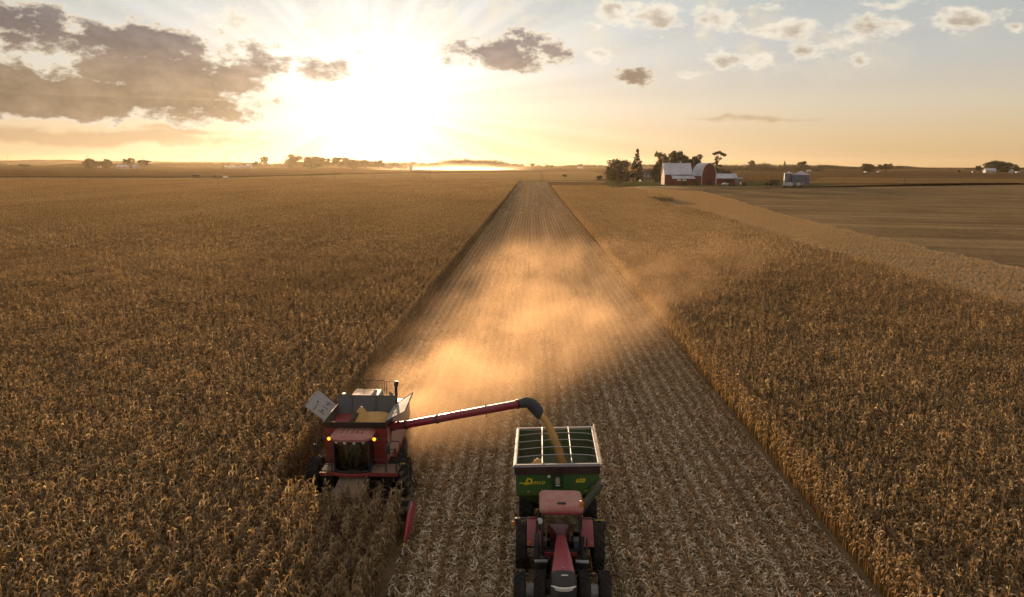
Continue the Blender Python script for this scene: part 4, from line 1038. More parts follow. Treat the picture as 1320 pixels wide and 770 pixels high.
for s in (-1, 1):
    sphere_mb(.085, (s * 1.06, -1.55, 3.40), 8, (1, .8, 1)).build('amber_lamp', M['amber_on'], cb, smooth=60)
    rail([(s * .9, -1.5, 3.42), (s * 1.06, -1.52, 3.42), (s * 1.62, -1.58, 3.40)], 'lamp_arm', .03)
    ma = rail([(s * 1.62, -1.58, 3.40), (s * 1.68, -1.6, 3.3), (s * 1.68, -1.6, 2.9)], 'mirror_arm', .022)
    MB().box(s * 1.58, s * 1.80, -1.66, -1.58, 2.72, 3.16).build('mirror', M['mirror'], ma, bevel=.03)
# grain tank: front band, sides, rear wall, lining, hinged flaps
TZ = 4.0
tk = MB()
tk.loft([[(-1.42, -.70, 3.55), (1.42, -.70, 3.55), (1.42, -.64, 3.55), (-1.42, -.64, 3.55)], [(-1.5, -.95, TZ), (1.48, -.95, TZ), (1.48, -.89, TZ), (-1.5, -.89, TZ)]])
tk.build('tank_front', M['brownsheet'], cb, bevel=.01)
for s in (-1, 1):
    MB().loft([[(s * 1.42, -.70, 3.5), (s * 1.42, 1.6, 3.5), (s * 1.36, 1.6, 3.5), (s * 1.36, -.70, 3.5)], [(s * 1.5, -.9, TZ), (s * 1.5, 1.75, TZ), (s * 1.44, 1.75, TZ), (s * 1.44, -.9, TZ)]]).build('tank_side', M['brownsheet'], cb)
tb = MB(); tb.loft([[(-1.36, 1.54, 3.4), (1.36, 1.54, 3.4), (1.36, 1.6, 3.4), (-1.36, 1.6, 3.4)], [(-1.45, 2.0, 4.35), (-.9, 2.05, 4.42), (.9, 2.05, 4.42), (1.45, 2.0, 4.35)][0:1] * 0 or [(-1.5, 2.0, 4.36), (1.5, 2.0, 4.36), (1.5, 2.06, 4.36), (-1.5, 2.06, 4.36)]])
tb.build('tank_rear_wall', M['tank'], cb, bevel=.01)
rw = MB()
for x in (-.75, .45): rw.tube([(x, 1.52, 3.5), (x, 1.98, 4.38)], .03, 6)
rw.tube([(-1.5, 2.03, 4.37), (1.5, 2.03, 4.37)], .035, 8)
rw.build('tank_rib', M['tank'], cb, smooth=40)
tl = MB(); tl.loft([[(-.5, -.2, 2.4), (.5, -.2, 2.4), (.5, 1.0, 2.4), (-.5, 1.0, 2.4)], [(-1.34, -.63, 3.52), (1.34, -.63, 3.52), (1.34, 1.53, 3.52), (-1.34, 1.53, 3.52)]], cap=False); tl.add([(-.5, -.2, 2.4), (.5, -.2, 2.4), (.5, 1.0, 2.4), (-.5, 1.0, 2.4)], [(0, 1, 2, 3)])
tl.build('tank_lining', M['red'], cb)
def flap(hx, ox, hz, oz_f, oz_r, yf0, yr0, oyf, oyr):
    v = [Vector((hx, yf0, hz)), Vector((hx, yr0, hz)), Vector((ox, oyr, oz_r)), Vector((ox, oyf, oz_f))]
    n = (v[1] - v[0]).cross(v[3] - v[0]).normalized() * .025
    if n.z < 0: n = -n
    f = MB(); f.loft([[p - n for p in v], [p + n for p in v]])
    fo = f.build('tank_flap', M['flap'], cb, bevel=.008)
    L = lambda a, b: v[0] + (v[1] - v[0]) * a + (v[3] - v[0]) * b + n * 1.6
    for a, b, c, d in ((.2, .15, .2, .45), (.5, .15, .5, .45), (.8, .15, .8, .45), (.1, .62, .45, .62), (.6, .78, .92, .78)): MB().tube([L(a, b), L(c, d)], .021, 6).build('hinge_strap', M['black'], fo)
    for a, b in ((.3, .3), (.7, .3), (.5, .7)): MB().lathe([(.06, 0), (.06, .04), (.02, .05)], 8, 'z', Matrix.Translation(L(a, b))).build('latch', M['black'], fo)
    e = MB(); e.tube([v[3] + n, v[2] + n], .03, 6); e.tube([v[1] + n, v[2] + n], .026, 6); e.build('flap_edge', M['dark'], fo)
flap(-1.48, -2.38, TZ + .03, 4.72, 4.80, -.80, 1.55, -.80, 1.6)
flap(1.46, 2.40, TZ + .03, 4.50, 4.66, -.80, 1.55, -.7, 1.65)
# bubble-up auger inside the tank
ta = MB(); ta.tube([(-.55, -.3, 3.3), (-.1, .15, 4.1)], .15, 12); ta.build('tank_auger', M['dark'], cb, smooth=40)
# engine deck behind the tank
ed = MB(); ed.box(-1.1, .35, 2.6, 4.4, 3.2, 4.02); ed.box(.5, 1.2, 2.6, 3.4, 3.2, 3.9)
ed.build('engine_cover', M['flap'], cb, bevel=.06)
MB().loft([[(-1.1, 2.3, 4.02), (.1, 2.3, 4.02), (.1, 4.2, 4.02), (-1.1, 4.2, 4.02)], [(-1.0, 2.5, 4.12), (0, 2.5, 4.12), (0, 4.0, 4.12), (-1.0, 4.0, 4.12)]]).build('air_screen', M['dust'], cb, bevel=.02)
er = MB()
for pts in ([(-.6, 4.0, 4.0), (-.6, 4.0, 4.62), (.5, 4.0, 4.62), (.5, 4.0, 4.0)], [(.62, 3.9, 3.9), (.62, 3.9, 4.6), (1.15, 3.9, 4.6), (1.15, 3.9, 3.9)]): er.tube(pts, .025, 8)
er.build('deck_rail', M['black'], cb, smooth=40)
exh = MB(); exh.tube([(1.35, 2.7, 3.4), (1.35, 2.7, 4.7)], .075, 12); exh.tube([(1.35, 2.7, 4.7), (1.38, 2.75, 4.95)], .11, 12)
exh.build('exhaust', M['black'], cb, smooth=40)
MB().tube([(1.1, 2.6, 3.8), (1.12, 2.6, 4.3), (1.0, 2.6, 4.42)], .09, 10).build('air_intake', M['flap'], cb, smooth=40)
MB().box(-1.45, -1.25, 2.5, 2.8, 3.4, 4.3).build('deck_lamp', M['red'], cb, bevel=.03)
# unloading tube
p0, p1, p2 = Vector((1.35, .15, 3.42)), Vector((2.2, .0, 3.56)), Vector((7.80, -1.62, 5.22))
ub = MB(); ub.tube([(1.28, .15, 2.6), (1.32, .15, 3.2), p0, p0 + (p1 - p0) * .5], .25, 14); ub.build('auger_elbow', M['maroon'], cb, smooth=40)
ut = MB().tube([p0 + (p1 - p0) * .4, p1, p2], .19, 18); uto = ut.build('unloading_tube', M['maroon'], cb, smooth=40)
dv = (p2 - p1).normalized()
for f_ in (.02, .30, .985):
    c_ = p1 + (p2 - p1) * f_; MB().tube([c_ - dv * .05, c_ + dv * .05], .225, 18).build('tube_clamp', M['maroon'] if f_ > .9 else M['dark'], uto, smooth=40)
for f_ in (.42, .45, .50, .72): c_ = p1 + (p2 - p1) * f_ + Vector((0, 0, .19)); MB().box(c_.x - .04, c_.x + .04, c_.y - .02, c_.y + .02, c_.z - .02, c_.z + .05).build('tube_lug', M['dark'], uto)
hz = MB(); hz.tube([p1 + (p2 - p1) * .72 + Vector((0, 0, -.17)), p1 + (p2 - p1) * .72 + Vector((0.05, 0, -.36))], .02, 6)
hz.build('tube_bracket', M['dark'], uto)
sp = MB()
def ringat(c, d, w, h, n=12):
    d = d.normalized(); a = d.cross(Vector((0, 1, 0))).normalized(); b = Vector((0, 1, 0))
    return [c + a * (math.cos(2 * math.pi * k / n) * h) + b * (math.sin(2 * math.pi * k / n) * w) for k in range(n)]
sp.loft([ringat(p2, dv, .21, .21), ringat(p2 + Vector((.30, -.05, .09)), Vector((1, 0, .15)), .24, .26), ringat(p2 + Vector((.55, -.06, -.02)), Vector((1, 0, -.35)), .26, .31), ringat(p2 + Vector((.80, -.06, -.26)), Vector((1, 0, -.55)), .26, .30), ringat(p2 + Vector((.98, -.06, -.50)), Vector((1, 0, -.55)), .24, .26)])
sp.build('spout', mat_basic('black_rubber_spout', (0.03, 0.032, 0.034), .6, dirt=.25, dirtcol=(.09, .08, .07)), uto, smooth=50)
# running gear
for x in (-2.2, -1.42, 1.42, 2.1): wheel('tyre', cb, x, .1, .93, .6, .42, M['dark'], 1 if x > 0 else -1, 18)
for s in (-1, 1): wheel('tyre', cb, s * 1.25, 4.7, .62, .42, .3, M['dark'], s, 16)
MB().box(-1.3, 1.3, 4.6, 4.8, .5, .7).build('axle', M['dark'], cb)
ax = MB(); ax.box(-2.2, 2.2, 0, .25, .72, .98); ax.prism([(-.6, 1.75), (-3.2, .75), (-3.2, 1.35), (-.6, 2.3)][::-1], 'x', -.55, .55) if False else None
ax.build('axle', M['dark'], cb)
fh = MB(); fh.prism([(-.55, 1.15), (-.55, 1.80), (-3.1, 1.25), (-3.1, .55)], 'x', -.62, .62); fh.build('feeder_house', M['deck'], cb, bevel=.03)
# corn head
hd = MB(); hd.box(-3.1, 3.1, -3.2, -3.05, .45, 1.15); hd.box(-3.1, 3.1, -3.75, -3.2, .42, .52); hd.tube([(-3.08, -3.45, .75), (3.08, -3.45, .75)], .22, 14)
head = hd.build('corn_head', M['dark'], cb)
def snout(x, w, tip):
    s_ = MB(); pr = [(-3.75, w, .95, .40), (-4.35, w * .95, .88, .36), (-4.8, w * .62, .66, .28), (-5.25, w * .28, .42, .2), (-5.48, w * .08, .27, .2)]
    s_.loft([[(x - a, y, zb), (x - a * .8, y, zb + (zt - zb) * .7), (x, y, zt), (x + a * .8, y, zb + (zt - zb) * .7), (x + a, y, zb)] for y, a, zt, zb in pr])
    o = s_.build('snout', M['maroon'], head, smooth=40)
    return o
for k in range(9):
    x = -3.05 + 6.1 * k / 8
    if k < 8: snout(x, .24, 0)
# the outermost divider, whole: cone plus a tall tail shield
x = 3.02; s_ = MB()
pr = [(-3.0, .13, 1.12, .5), (-3.2, .14, 1.15, .5), (-3.95, .14, 1.05, .4), (-4.15, .17, 1.0, .36), (-4.7, .125, .72, .3), (-5.2, .06, .43, .22), (-5.42, .03, .30, .2)]
s_.loft([[(x - a, y, zb), (x - a * .85, y, zb + (zt - zb) * .7), (x - a * .2, y, zt), (x + a * .5, y, zt - .03), (x + a, y, zb + (zt - zb) * .6), (x + a, y, zb)] for y, a, zt, zb in pr])
sn = s_.build('snout', mat_basic('bright_red_divider', (0.34, 0.018, 0.035), .38, dirt=.12, coat=.2), head, smooth=35)
MB().lathe([(.012, -.20), (.035, -.08), (.04, 0)], 8, 'y', Matrix.Translation((x, -5.42, .25))).build('yellow_tip', M['yellow'], sn, smooth=40)
MB().prism([(-3.05, 1.12), (-4.0, 1.04), (-4.0, 1.07), (-3.05, 1.165)][::-1], 'x', x - .12, x - .03).build('divider_dark_strip', M['black'], sn)  # black strip along the upper left of the divider
# heap of corn in the tank
V_, F_ = [], []; nx = 30
for j in range(nx):
    for i in range(nx):
        x = -1.33 + 2.66 * i / (nx - 1); y = -.62 + 2.14 * j / (nx - 1)
        z = 3.95 - .30 * math.hypot((x - .55) / 1.1, (y - .55) / 1.2) ** 1.3
        z = max(z, 4.46 - 1.45 * math.hypot(x - .08, y - .30))
        if x < -.35: z -= (-.35 - x) * .9
        z += .015 * math.sin(9 * x) * math.cos(8 * y)
        V_.append((x, y, max(z, 3.0)))
for j in range(nx - 1):
    for i in range(nx - 1): a = j * nx + i; F_.append((a, a + 1, a + nx + 1, a + nx))
th = MB().add(V_, F_).build('grain_heap', GRAIN, smooth=80); th.location = (BX, BY, 0)
sol = th.modifiers.new('depth', 'SOLIDIFY'); sol.thickness = .3; sol.offset = -1
tag(th, 'yellow corn piled to a peak in the tank of the combine', 'grain')

# falling stream of corn: from the spout to the heap in the cart
s0 = Vector((BX, BY, 0)) + p2 + Vector((.90, -.06, -.48)); s1 = Vector((1.62, s0.y - .25, 2.2))
gs = MB(); rings = []
for k in range(26):
    f = k / 25; z = s0.z + (s1.z - s0.z) * f
    tt = math.sqrt(f) if f > 0 else 0
    tt = .35 * f + .65 * tt
    c_ = Vector((s0.x + (s1.x - s0.x) * tt, s0.y + (s1.y - s0.y) * tt, z)); w_ = .16 + .03 * f
    rings.append([(c_.x + math.cos(a) * w_ * (1 + .16 * math.sin(5 * a + k * .9)), c_.y + math.sin(a) * w_ * (1 + .09 * math.cos(4 * a + k)), c_.z) for a in [2 * math.pi * q / 14 for q in range(14)]])
gs.loft(rings)
for k in range(700):      # loose kernels round the stream
    f = random.random(); z = s0.z + (s1.z - s0.z) * f; tt = .35 * f + .65 * math.sqrt(f); a = random.uniform(0, 6.28); q = random.uniform(.14, .22 + .14 * f)
    c_ = Vector((s0.x + (s1.x - s0.x) * tt + math.cos(a) * q, s0.y + (s1.y - s0.y) * tt + math.sin(a) * q, z)); e = .012
    gs.add([c_ + Vector((e, 0, 0)), c_ + Vector((-e, e, 0)), c_ + Vector((-e, -e, 0)), c_ + Vector((0, 0, e * 2))], [(0, 1, 2), (0, 1, 3), (1, 2, 3), (2, 0, 3)])
gso = gs.build('grain_stream', GRAIN, smooth=60)
tag(gso, 'golden stream of corn pouring from the black spout into the cart', 'grain', kind='stuff')

# ------------------------------------------------------------------ the driver of the combine
def skin_mesh(name, verts, edges, radii, root=0, sub=2):
    me = bpy.data.meshes.new(name); me.from_pydata(verts, edges, []); me.update()
    o = bpy.data.objects.new(name, me); COL.objects.link(o)
    md = o.modifiers.new('skin', 'SKIN'); md.use_smooth_shade = True
    lay = me.skin_vertices[0].data
    for k, r_ in enumerate(radii): lay[k].radius = (r_, r_) if not isinstance(r_, tuple) else r_
    lay[root].use_root = True
    ss = o.modifiers.new('sub', 'SUBSURF'); ss.levels = sub; ss.render_levels = sub
    dg = bpy.context.evaluated_depsgraph_get()
    m2 = bpy.data.meshes.new_from_object(o.evaluated_get(dg)); m2.name = name
    bpy.data.objects.remove(o)
    return m2
def chain(vs, es, rs, start, pts):
    k = start
    for p, r_ in pts: vs.append(p); rs.append(r_); es.append((k, len(vs) - 1)); k = len(vs) - 1
    return k
SKIN = mat_basic('skin', (0.42, 0.23, 0.15), .55, dirt=.05); SHIRT = mat_basic('pale_blue_shirt', (0.50, 0.55, 0.60), .9, dirt=.1); JEANS = mat_basic('faded_jeans', (0.30, 0.35, 0.44), .9, dirt=.15)
HAIR = mat_basic('brown_hair', (0.05, 0.03, 0.018), .8, dirt=0); BOOT = mat_basic('brown_boot', (0.09, 0.05, 0.028), .7, dirt=.2)
per = (BX, BY, 0)
vs, es, rs = [(0, -.93, 2.38)], [], [(.16, .13)]
neck = chain(vs, es, rs, 0, [((0, -.90, 2.56), (.15, .115)), ((0, -.88, 2.74), (.17, .12)), ((0, -.88, 2.86), (.13, .10)), ((0, -.90, 2.95), .058), ((0, -.93, 3.05), (.075, .085)), ((0, -.94, 3.14), (.08, .095)), ((0, -.935, 3.205), (.06, .075))])
hands = []
for s in (-1, 1):
    k = chain(vs, es, rs, 3, [((s * .20, -.88, 2.82), .062), ((s * .25, -1.0, 2.58), .05), ((s * .20, -1.22, 2.55), .04), ((s * .155, -1.36, 2.62), .03), ((s * .145, -1.42, 2.65), (.036, .02))])
    hands.append((s, vs[k]))
    chain(vs, es, rs, 0, [((s * .11, -1.02, 2.36), .10), ((s * .17, -1.38, 2.34), .075), ((s * .16, -1.43, 2.10), .058), ((s * .15, -1.44, 1.95), .045), ((s * .15, -1.56, 1.91), .042)])
bm_ = skin_mesh('person', vs, es, rs)
for m_ in (SKIN, SHIRT, JEANS, BOOT): bm_.materials.append(m_)
for p in bm_.polygons:
    c = p.center
    p.material_index = 0 if c.z > 2.935 or (c.y < -1.30 and c.z > 2.5 and abs(c.x) < .22) else (1 if c.z > 2.43 else (3 if c.z < 2.0 else 2))
per_o = bpy.data.objects.new('person', bm_); COL.objects.link(per_o); per_o.location = per
tag(per_o, 'driver in pale shirt and jeans sitting in the combine cab with hands on the wheel', 'person')
# hair cap, and fingers of each hand closed on the wheel as part of one mesh each
hm = MB(); hm.lathe([(.094, -.01), (.098, .04), (.088, .09), (.055, .125), (.005, .135)], 16, 'z', Matrix.Translation((0, -.925, 3.13)) @ Matrix.Diagonal((.95, 1.08, 1, 1)))
hm.build('hair', HAIR, per_o, smooth=60)
for s, hp in hands:
    fm = MB(); x, y, z = hp
    for k in range(4):
        o_ = -.024 + .016 * k; l = (.9, 1.0, .95, .75)[k]
        fm.tube([(x + s * .004, y + .005 + o_ * .4, z + o_), (x + s * .03 * l, y - .03 * l + o_ * .4, z + o_ + .008), (x + s * .05 * l, y - .035 * l, z + o_ - .01), (x + s * .05 * l, y - .015 * l, z + o_ - .028)], [.010, .0095, .009, .007], 6)
    fm.tube([(x - s * .02, y + .03, z), (x - s * .005, y, z + .035), (x + s * .02, y - .02, z + .032)], [.012, .011, .008], 6)
    fm.build('fingers', SKIN, per_o, smooth=60)
fc = MB(); fc.loft([[(-.012, -1.02, 3.10), (.012, -1.02, 3.10), (.014, -1.012, 3.06), (-.014, -1.012, 3.06)], [(-.01, -1.03, 3.085), (.01, -1.03, 3.085), (.013, -1.04, 3.062), (-.013, -1.04, 3.062)]])
fc.build('nose', SKIN, per_o, smooth=60)
for s in (-1, 1):
    sphere_mb(.012, (s * .032, -1.022, 3.115), 5).build('eye', mat_basic('eye_white', (.6, .58, .55), .3, dirt=0) if s < 0 else bpy.data.materials['eye_white'], per_o, smooth=60)
    sphere_mb(.026, (s * .083, -.935, 3.09), 5, (.35, .7, 1.2)).build('ear', SKIN, per_o, smooth=60)
MB().box(-.026, .026, -1.019, -1.008, 3.032, 3.042).build('mouth', mat_basic('lips', (.3, .12, .1), .5, dirt=0), per_o, bevel=.004)
# ------------------------------------------------------------------ trees
LEAF_G = mat_leaf('tree_leaf', [(0.0, (0.012, 0.018, 0.006)), (0.5, (0.034, 0.046, 0.014)), (1.0, (0.085, 0.085, 0.024))], 0.3)
LEAF_N = mat_leaf('conifer_needles', [(0.0, (0.010, 0.015, 0.006)), (1.0, (0.045, 0.05, 0.02))], 0.15)
LEAF_W = mat_leaf('far_wood_leaf', [(0.0, (0.018, 0.022, 0.010)), (0.6, (0.05, 0.05, 0.02)), (1.0, (0.085, 0.07, 0.03))], 0.25)
BARK = mat_basic('bark', (0.055, 0.038, 0.025), .9, dirt=.2)
def leaf_cloud(g, cen, rad, n, size, tints, shell=.55):
    """n leaf sprays spread through blobs; returns verts, quads, tints"""
    k = g.integers(0, len(cen), n) if rad.ndim == 1 else None
    p_ = rad ** 2 / (rad ** 2).sum(); k = g.choice(len(cen), n, p=p_)
    d = g.normal(size=(n, 3)); d /= np.linalg.norm(d, axis=1)[:, None]
    r_ = rad[k] * (shell + (1 - shell) * g.random(n)) * (1 + .18 * g.normal(size=n))
    c = cen[k] + d * r_[:, None] * np.array([1, 1, .8])
    a = g.normal(size=(n, 3)); a /= np.linalg.norm(a, axis=1)[:, None]
    b = np.cross(a, g.normal(size=(n, 3))); b /= np.linalg.norm(b, axis=1)[:, None]
    s = size * g.uniform(.6, 1.4, n)[:, None]
    V = np.stack([c - a * s, c - b * s * .5, c + a * s, c + b * s * .5], 1).reshape(-1, 3)
    Q = np.arange(n * 4).reshape(n, 4)
    T = np.clip(tints[k] + g.normal(0, .16, n), 0, 1)
    return V, Q, np.repeat(T, 4)
def limb_mb(h, forks, r0=.022, lean=(0, 0)):
    mb = MB(); mb.tube([(0, 0, -.01), (lean[0] * .3, lean[1] * .3, h * .35), (lean[0] * .7, lean[1] * .7, h * .65), (lean[0], lean[1], h * .95)], [r0 * 1.25, r0 * .9, r0 * .55, r0 * .15], 8)
    for (z, e) in forks:
        b = Vector((lean[0] * z / h, lean[1] * z / h, z)); e = Vector(e)
        mb.tube([b, b.lerp(e, .5) + Vector((0, 0, .02)), e], [r0 * .55, r0 * .35, r0 * .1], 6)
    return mb
TREES = {}
def tree_proto(kind, seed):
    """unit-height tree meshes: (trunk, crown)"""
    g = np.random.default_rng(seed)
    if kind == 'round':                                  # broad crown to near the ground
        n = 34; u = g.random(n); ph = g.uniform(0, 6.28, n); z = .11 + .77 * u; w = .36 * np.sin(np.pi * np.clip((z + .04) / 1.02, 0, 1)) ** .7
        q = np.sqrt(g.random(n)) * w; cen = np.stack([np.cos(ph) * q, np.sin(ph) * q, z], -1); rad = g.uniform(.12, .18, n); cnt, sz = 5600, .032
    elif kind == 'broad':                                # high crown on a clear trunk, uneven top
        n = 30; ph = g.uniform(0, 6.28, n); z = g.uniform(.36, .90, n); w = .40 * np.sqrt(np.clip(1 - ((z - .58) / .42) ** 2, .05, 1))
        q = np.sqrt(g.random(n)) * w; cen = np.stack([np.cos(ph) * q, np.sin(ph) * q, z], -1); rad = g.uniform(.07, .13, n); cnt, sz = 3800, .032
    elif kind == 'spruce':
        n = 150; z = .06 + .93 * g.random(n) ** .85; w = .26 * (1 - z) ** .85 + .012; ph = g.uniform(0, 6.28, n)
        q = w * g.uniform(.35, 1, n); cen = np.stack([np.cos(ph) * q, np.sin(ph) * q, z - .12 * q], -1); rad = .014 + .042 * (1 - z); cnt, sz = 4200, .022
    elif kind == 'tall':                                 # bare upper trunk with a tuft leaning to one side, layered limbs below
        cen = np.array([(.02, 0, .93), (.09, .02, .95), (.16, 0, .90), (.22, .02, .86), (-.04, 0, .90), (.05, .04, .78), (.12, 0, .74), (0, -.05, .70), (.02, .03, .60), (-.07, 0, .56), (.13, .02, .50),
                        (-.14, .03, .44), (.02, -.05, .42), (.16, 0, .36), (-.2, 0, .40), (.22, .04, .28), (.05, .05, .30), (-.1, -.04, .28), (.30, 0, .22), (.12, -.05, .18), (-.05, .05, .2), (.33, .05, .15), (.22, -.06, .12)])
        rad = np.array([.055, .06, .055, .05, .045, .04, .045, .04, .05, .05, .05, .06, .06, .07, .05, .08, .08, .07, .08, .09, .08, .07, .08]); cnt, sz = 3000, .024
    elif kind == 'bush':
        n = 16; ph = g.uniform(0, 6.28, n); z = g.uniform(.3, .8, n); q = g.random(n) * .42; cen = np.stack([np.cos(ph) * q, np.sin(ph) * q, z], -1); rad = g.uniform(.16, .26, n); cnt, sz = 1100, .06
    else:                                                # clump: several crowns grown together
        n = 40; xx = g.uniform(-.9, .9, n); top = .62 + .3 * np.sin(xx * 4 + g.uniform(0, 6)) * (1 - np.abs(xx) * .5) * .6 + .12 * g.random(n)
        z = g.uniform(.15, 1, n) * top; cen = np.stack([xx, g.uniform(-.35, .35, n), z], -1); rad = g.uniform(.12, .2, n); cnt, sz = 3600, .045
    tint = np.clip(.42 + .45 * (cen[:, 2] - .5) * 0 + g.normal(0, .2, len(cen)), 0.05, .95)
    V, Q, T = leaf_cloud(g, cen, rad, cnt, sz, tint)
    crown = mesh_np(kind + '_crown', V, Q, T, LEAF_N if kind == 'spruce' else LEAF_G)
    lean = (.03, 0) if kind != 'tall' else (.06, 0)
    forks = [(max(.12, c[2] * .6), tuple(c)) for c in cen[:: max(1, len(cen) // 9)]]
    if kind == 'spruce': forks = []
    hmax = .97 if kind in ('spruce', 'tall') else .75
    tm = limb_mb(hmax, forks, .020 if kind != 'bush' else .03, lean)
    me = bpy.data.meshes.new(kind + '_trunk'); me.from_pydata(tm.v, [], tm.f); me.materials.append(BARK)
    return me, crown
def plant_tree(name, kind, variant, x, y, h, w, label, cat='tree', group=None, z=0.0, rz=None):
    key = (kind, variant)
    if key not in TREES: TREES[key] = tree_proto(kind, 900 + variant * 17 + len(kind))
    tm, cm = TREES[key]
    base = {'round': .80, 'broad': .84, 'spruce': .42, 'tall': .5, 'bush': 1.1, 'clump': 2.0}[kind]
    o = empty(name, (x, y, z), random.uniform(0, 6.28) if rz is None else rz, label, cat, group)
    o.scale = (w / base, w / base, h)
    a = bpy.data.objects.new('trunk', tm); COL.objects.link(a); a.parent = o
    b = bpy.data.objects.new('crown', cm); COL.objects.link(b); b.parent = o
    return o
def mpp(p): return (Vector((p[0], p[1], 0)) - CAMP).dot(fw) / F         # metres per photo pixel there
def tree_px(name, kind, variant, px, ytop, ybase, wpx, label, cat='tree', rz=0.0, d=None, group=None):
    p = at(px, ybase) if d is None else Vector((at_y(px, d), d, 0))
    m = mpp(p); hor = 212 + (px - 686) * .0035
    top = CH + (hor - ytop) * m
    return plant_tree(name, kind, variant, p.x, p.y, top, wpx * m, label, cat, group, rz=rz)

# ------------------------------------------------------------------ farmstead materials
BM = {
 'barnred': mat_basic('barn_red_boards', (0.13, 0.014, 0.015), .8, dirt=.12, dirtcol=(.14, .05, .04), scale=.25),
 'roofw': mat_basic('white_metal_roof', (0.50, 0.52, 0.60), .45, .25, dirt=.3, dirtcol=(.36, .33, .34), scale=.12),
 'trim': mat_basic('white_trim', (0.62, 0.60, 0.56), .6, dirt=.1),
 'void': mat_basic('dark_opening', (0.012, 0.011, 0.011), .7, dirt=0),
 'housew': mat_basic('pale_siding', (0.42, 0.38, 0.36), .7, dirt=.15, scale=.4),
 'houser': mat_basic('dark_shingle', (0.06, 0.05, 0.055), .85, dirt=.15, scale=.4),
 'garage': mat_basic('tan_shed_boards', (0.30, 0.20, 0.14), .8, dirt=.15, scale=.5),
 'garager': mat_basic('rusty_roof', (0.26, 0.15, 0.10), .7, dirt=.3, scale=.4),
 'bin': mat_basic('grain_bin_steel', (0.17, 0.18, 0.22), .5, .35, dirt=.25, dirtcol=(.13, .11, .12), scale=.2),
 'binr': mat_basic('grain_bin_roof', (0.36, 0.36, 0.40), .45, .35, dirt=.2, scale=.3),
 'pole': mat_basic('pole_wood', (0.07, 0.05, 0.035), .9, dirt=.1),
 'wagon': mat_basic('rusty_red_wagon', (0.13, 0.03, 0.022), .7, dirt=.3, scale=.6),
 'wagond': mat_basic('dark_wagon', (0.045, 0.035, 0.028), .8, dirt=.3, scale=.6),
 'car': mat_basic('white_car_paint', (0.70, 0.70, 0.70), .3, dirt=.05, coat=.5),
 'trailer': mat_basic('white_trailer', (0.60, 0.58, 0.55), .5, dirt=.15, scale=.4),
 'farwhite': mat_basic('far_white_wall', (0.50, 0.46, 0.44), .6, dirt=.08, scale=.2),
 'farroof': mat_basic('far_pale_roof', (0.50, 0.49, 0.54), .55, dirt=.15, scale=.2),
 'fargrey': mat_basic('far_grey_roof', (0.20, 0.19, 0.2), .7, dirt=.15, scale=.2),
 'turb': mat_basic('turbine_grey', (0.10, 0.09, 0.09), .5, dirt=.0),
 'grey': mat_basic('grey_lean_to', (0.20, 0.19, 0.175), .8, dirt=.2, scale=.4),
}
def place(px, py): p = at(px, py); return p, mpp(p)
def gable(parent, L, Wd, he, hr, wall, roof, over=.5, eave=.25):
    """gabled building along x: walls with gable ends, roof as two slabs butted at the ridge"""
    wb = MB()
    wb.prism([(-Wd / 2, 0), (Wd / 2, 0), (Wd / 2, he), (0, hr - .02), (-Wd / 2, he)], 'x', -L / 2, L / 2)
    wb.build('wall', wall, parent)
    rb = MB(); sl = (hr - he) / (Wd / 2); yo = Wd / 2 + over; zo = hr - sl * yo
    rb.prism([(-yo, zo), (0, hr), (yo, zo), (yo, zo + eave), (0, hr + eave), (-yo, zo + eave)], 'x', -L / 2 - over, L / 2 + over)
    return rb.build('roof', roof, parent)
def opening(parent, name, x, y, z0, z1, w, mat, t=.12, axis='y'):
    mb = MB()
    if axis == 'y': mb.box(x - w / 2, x + w / 2, y - t, y, z0, z1)
    else: mb.box(x - t if x < 0 else x, x if x < 0 else x + t, y - w / 2, y + w / 2, z0, z1)
    return mb.build(name, mat, parent)

# ------------------------------------------------------------------ the farmstead at the right
p, m = place(874, 238.5)
br = empty('barn', (p.x, p.y + 9, 0), 0, 'red gabled barn with long white metal roof and low lean-to facing the field', 'barn')
gable(br, 34.5 * m, 17.0, 8.6, 17.2, BM['barnred'], BM['roofw'], .6, .2)
lt = MB(); lt.prism([(-14.5, 0), (-8.55, 0), (-8.55, 7.2), (-14.5, 5.0)], 'x', -8.2 * m, 19.5 * m); lt.build('lean_to', BM['barnred'], br)
MB().prism([(-15.0, 4.95), (-8.6, 7.35), (-8.6, 7.6), (-15.0, 5.2)], 'x', -9.0 * m, 20.2 * m).build('lean_to_roof', BM['roofw'], br)
for k in range(4): opening(br, 'window', -2 * m + (0, 2.6, 6.8, 9.4)[k] * m, -14.52, 3.4, 4.5, 1.6, BM['trim'])
opening(br, 'door', 6.5 * m, -14.52, .1, 2.7, 4.4, BM['void']); opening(br, 'door', -12.5 * m, -8.56, .1, 4.2, 3.4, BM['barnred'], .2)
MB().box(-17.8 * m, -17.3 * m, -8.72, -8.56, .1, 8.4).build('corner_board', BM['trim'], br)
ql = MB(); ql.lathe([(.7, 0), (.7, .9), (.9, 1.0), (.05, 1.7)], 10, 'z', Matrix.Translation((3, 0, 17.2))); ql.build('roof_vent', BM['roofw'], br)

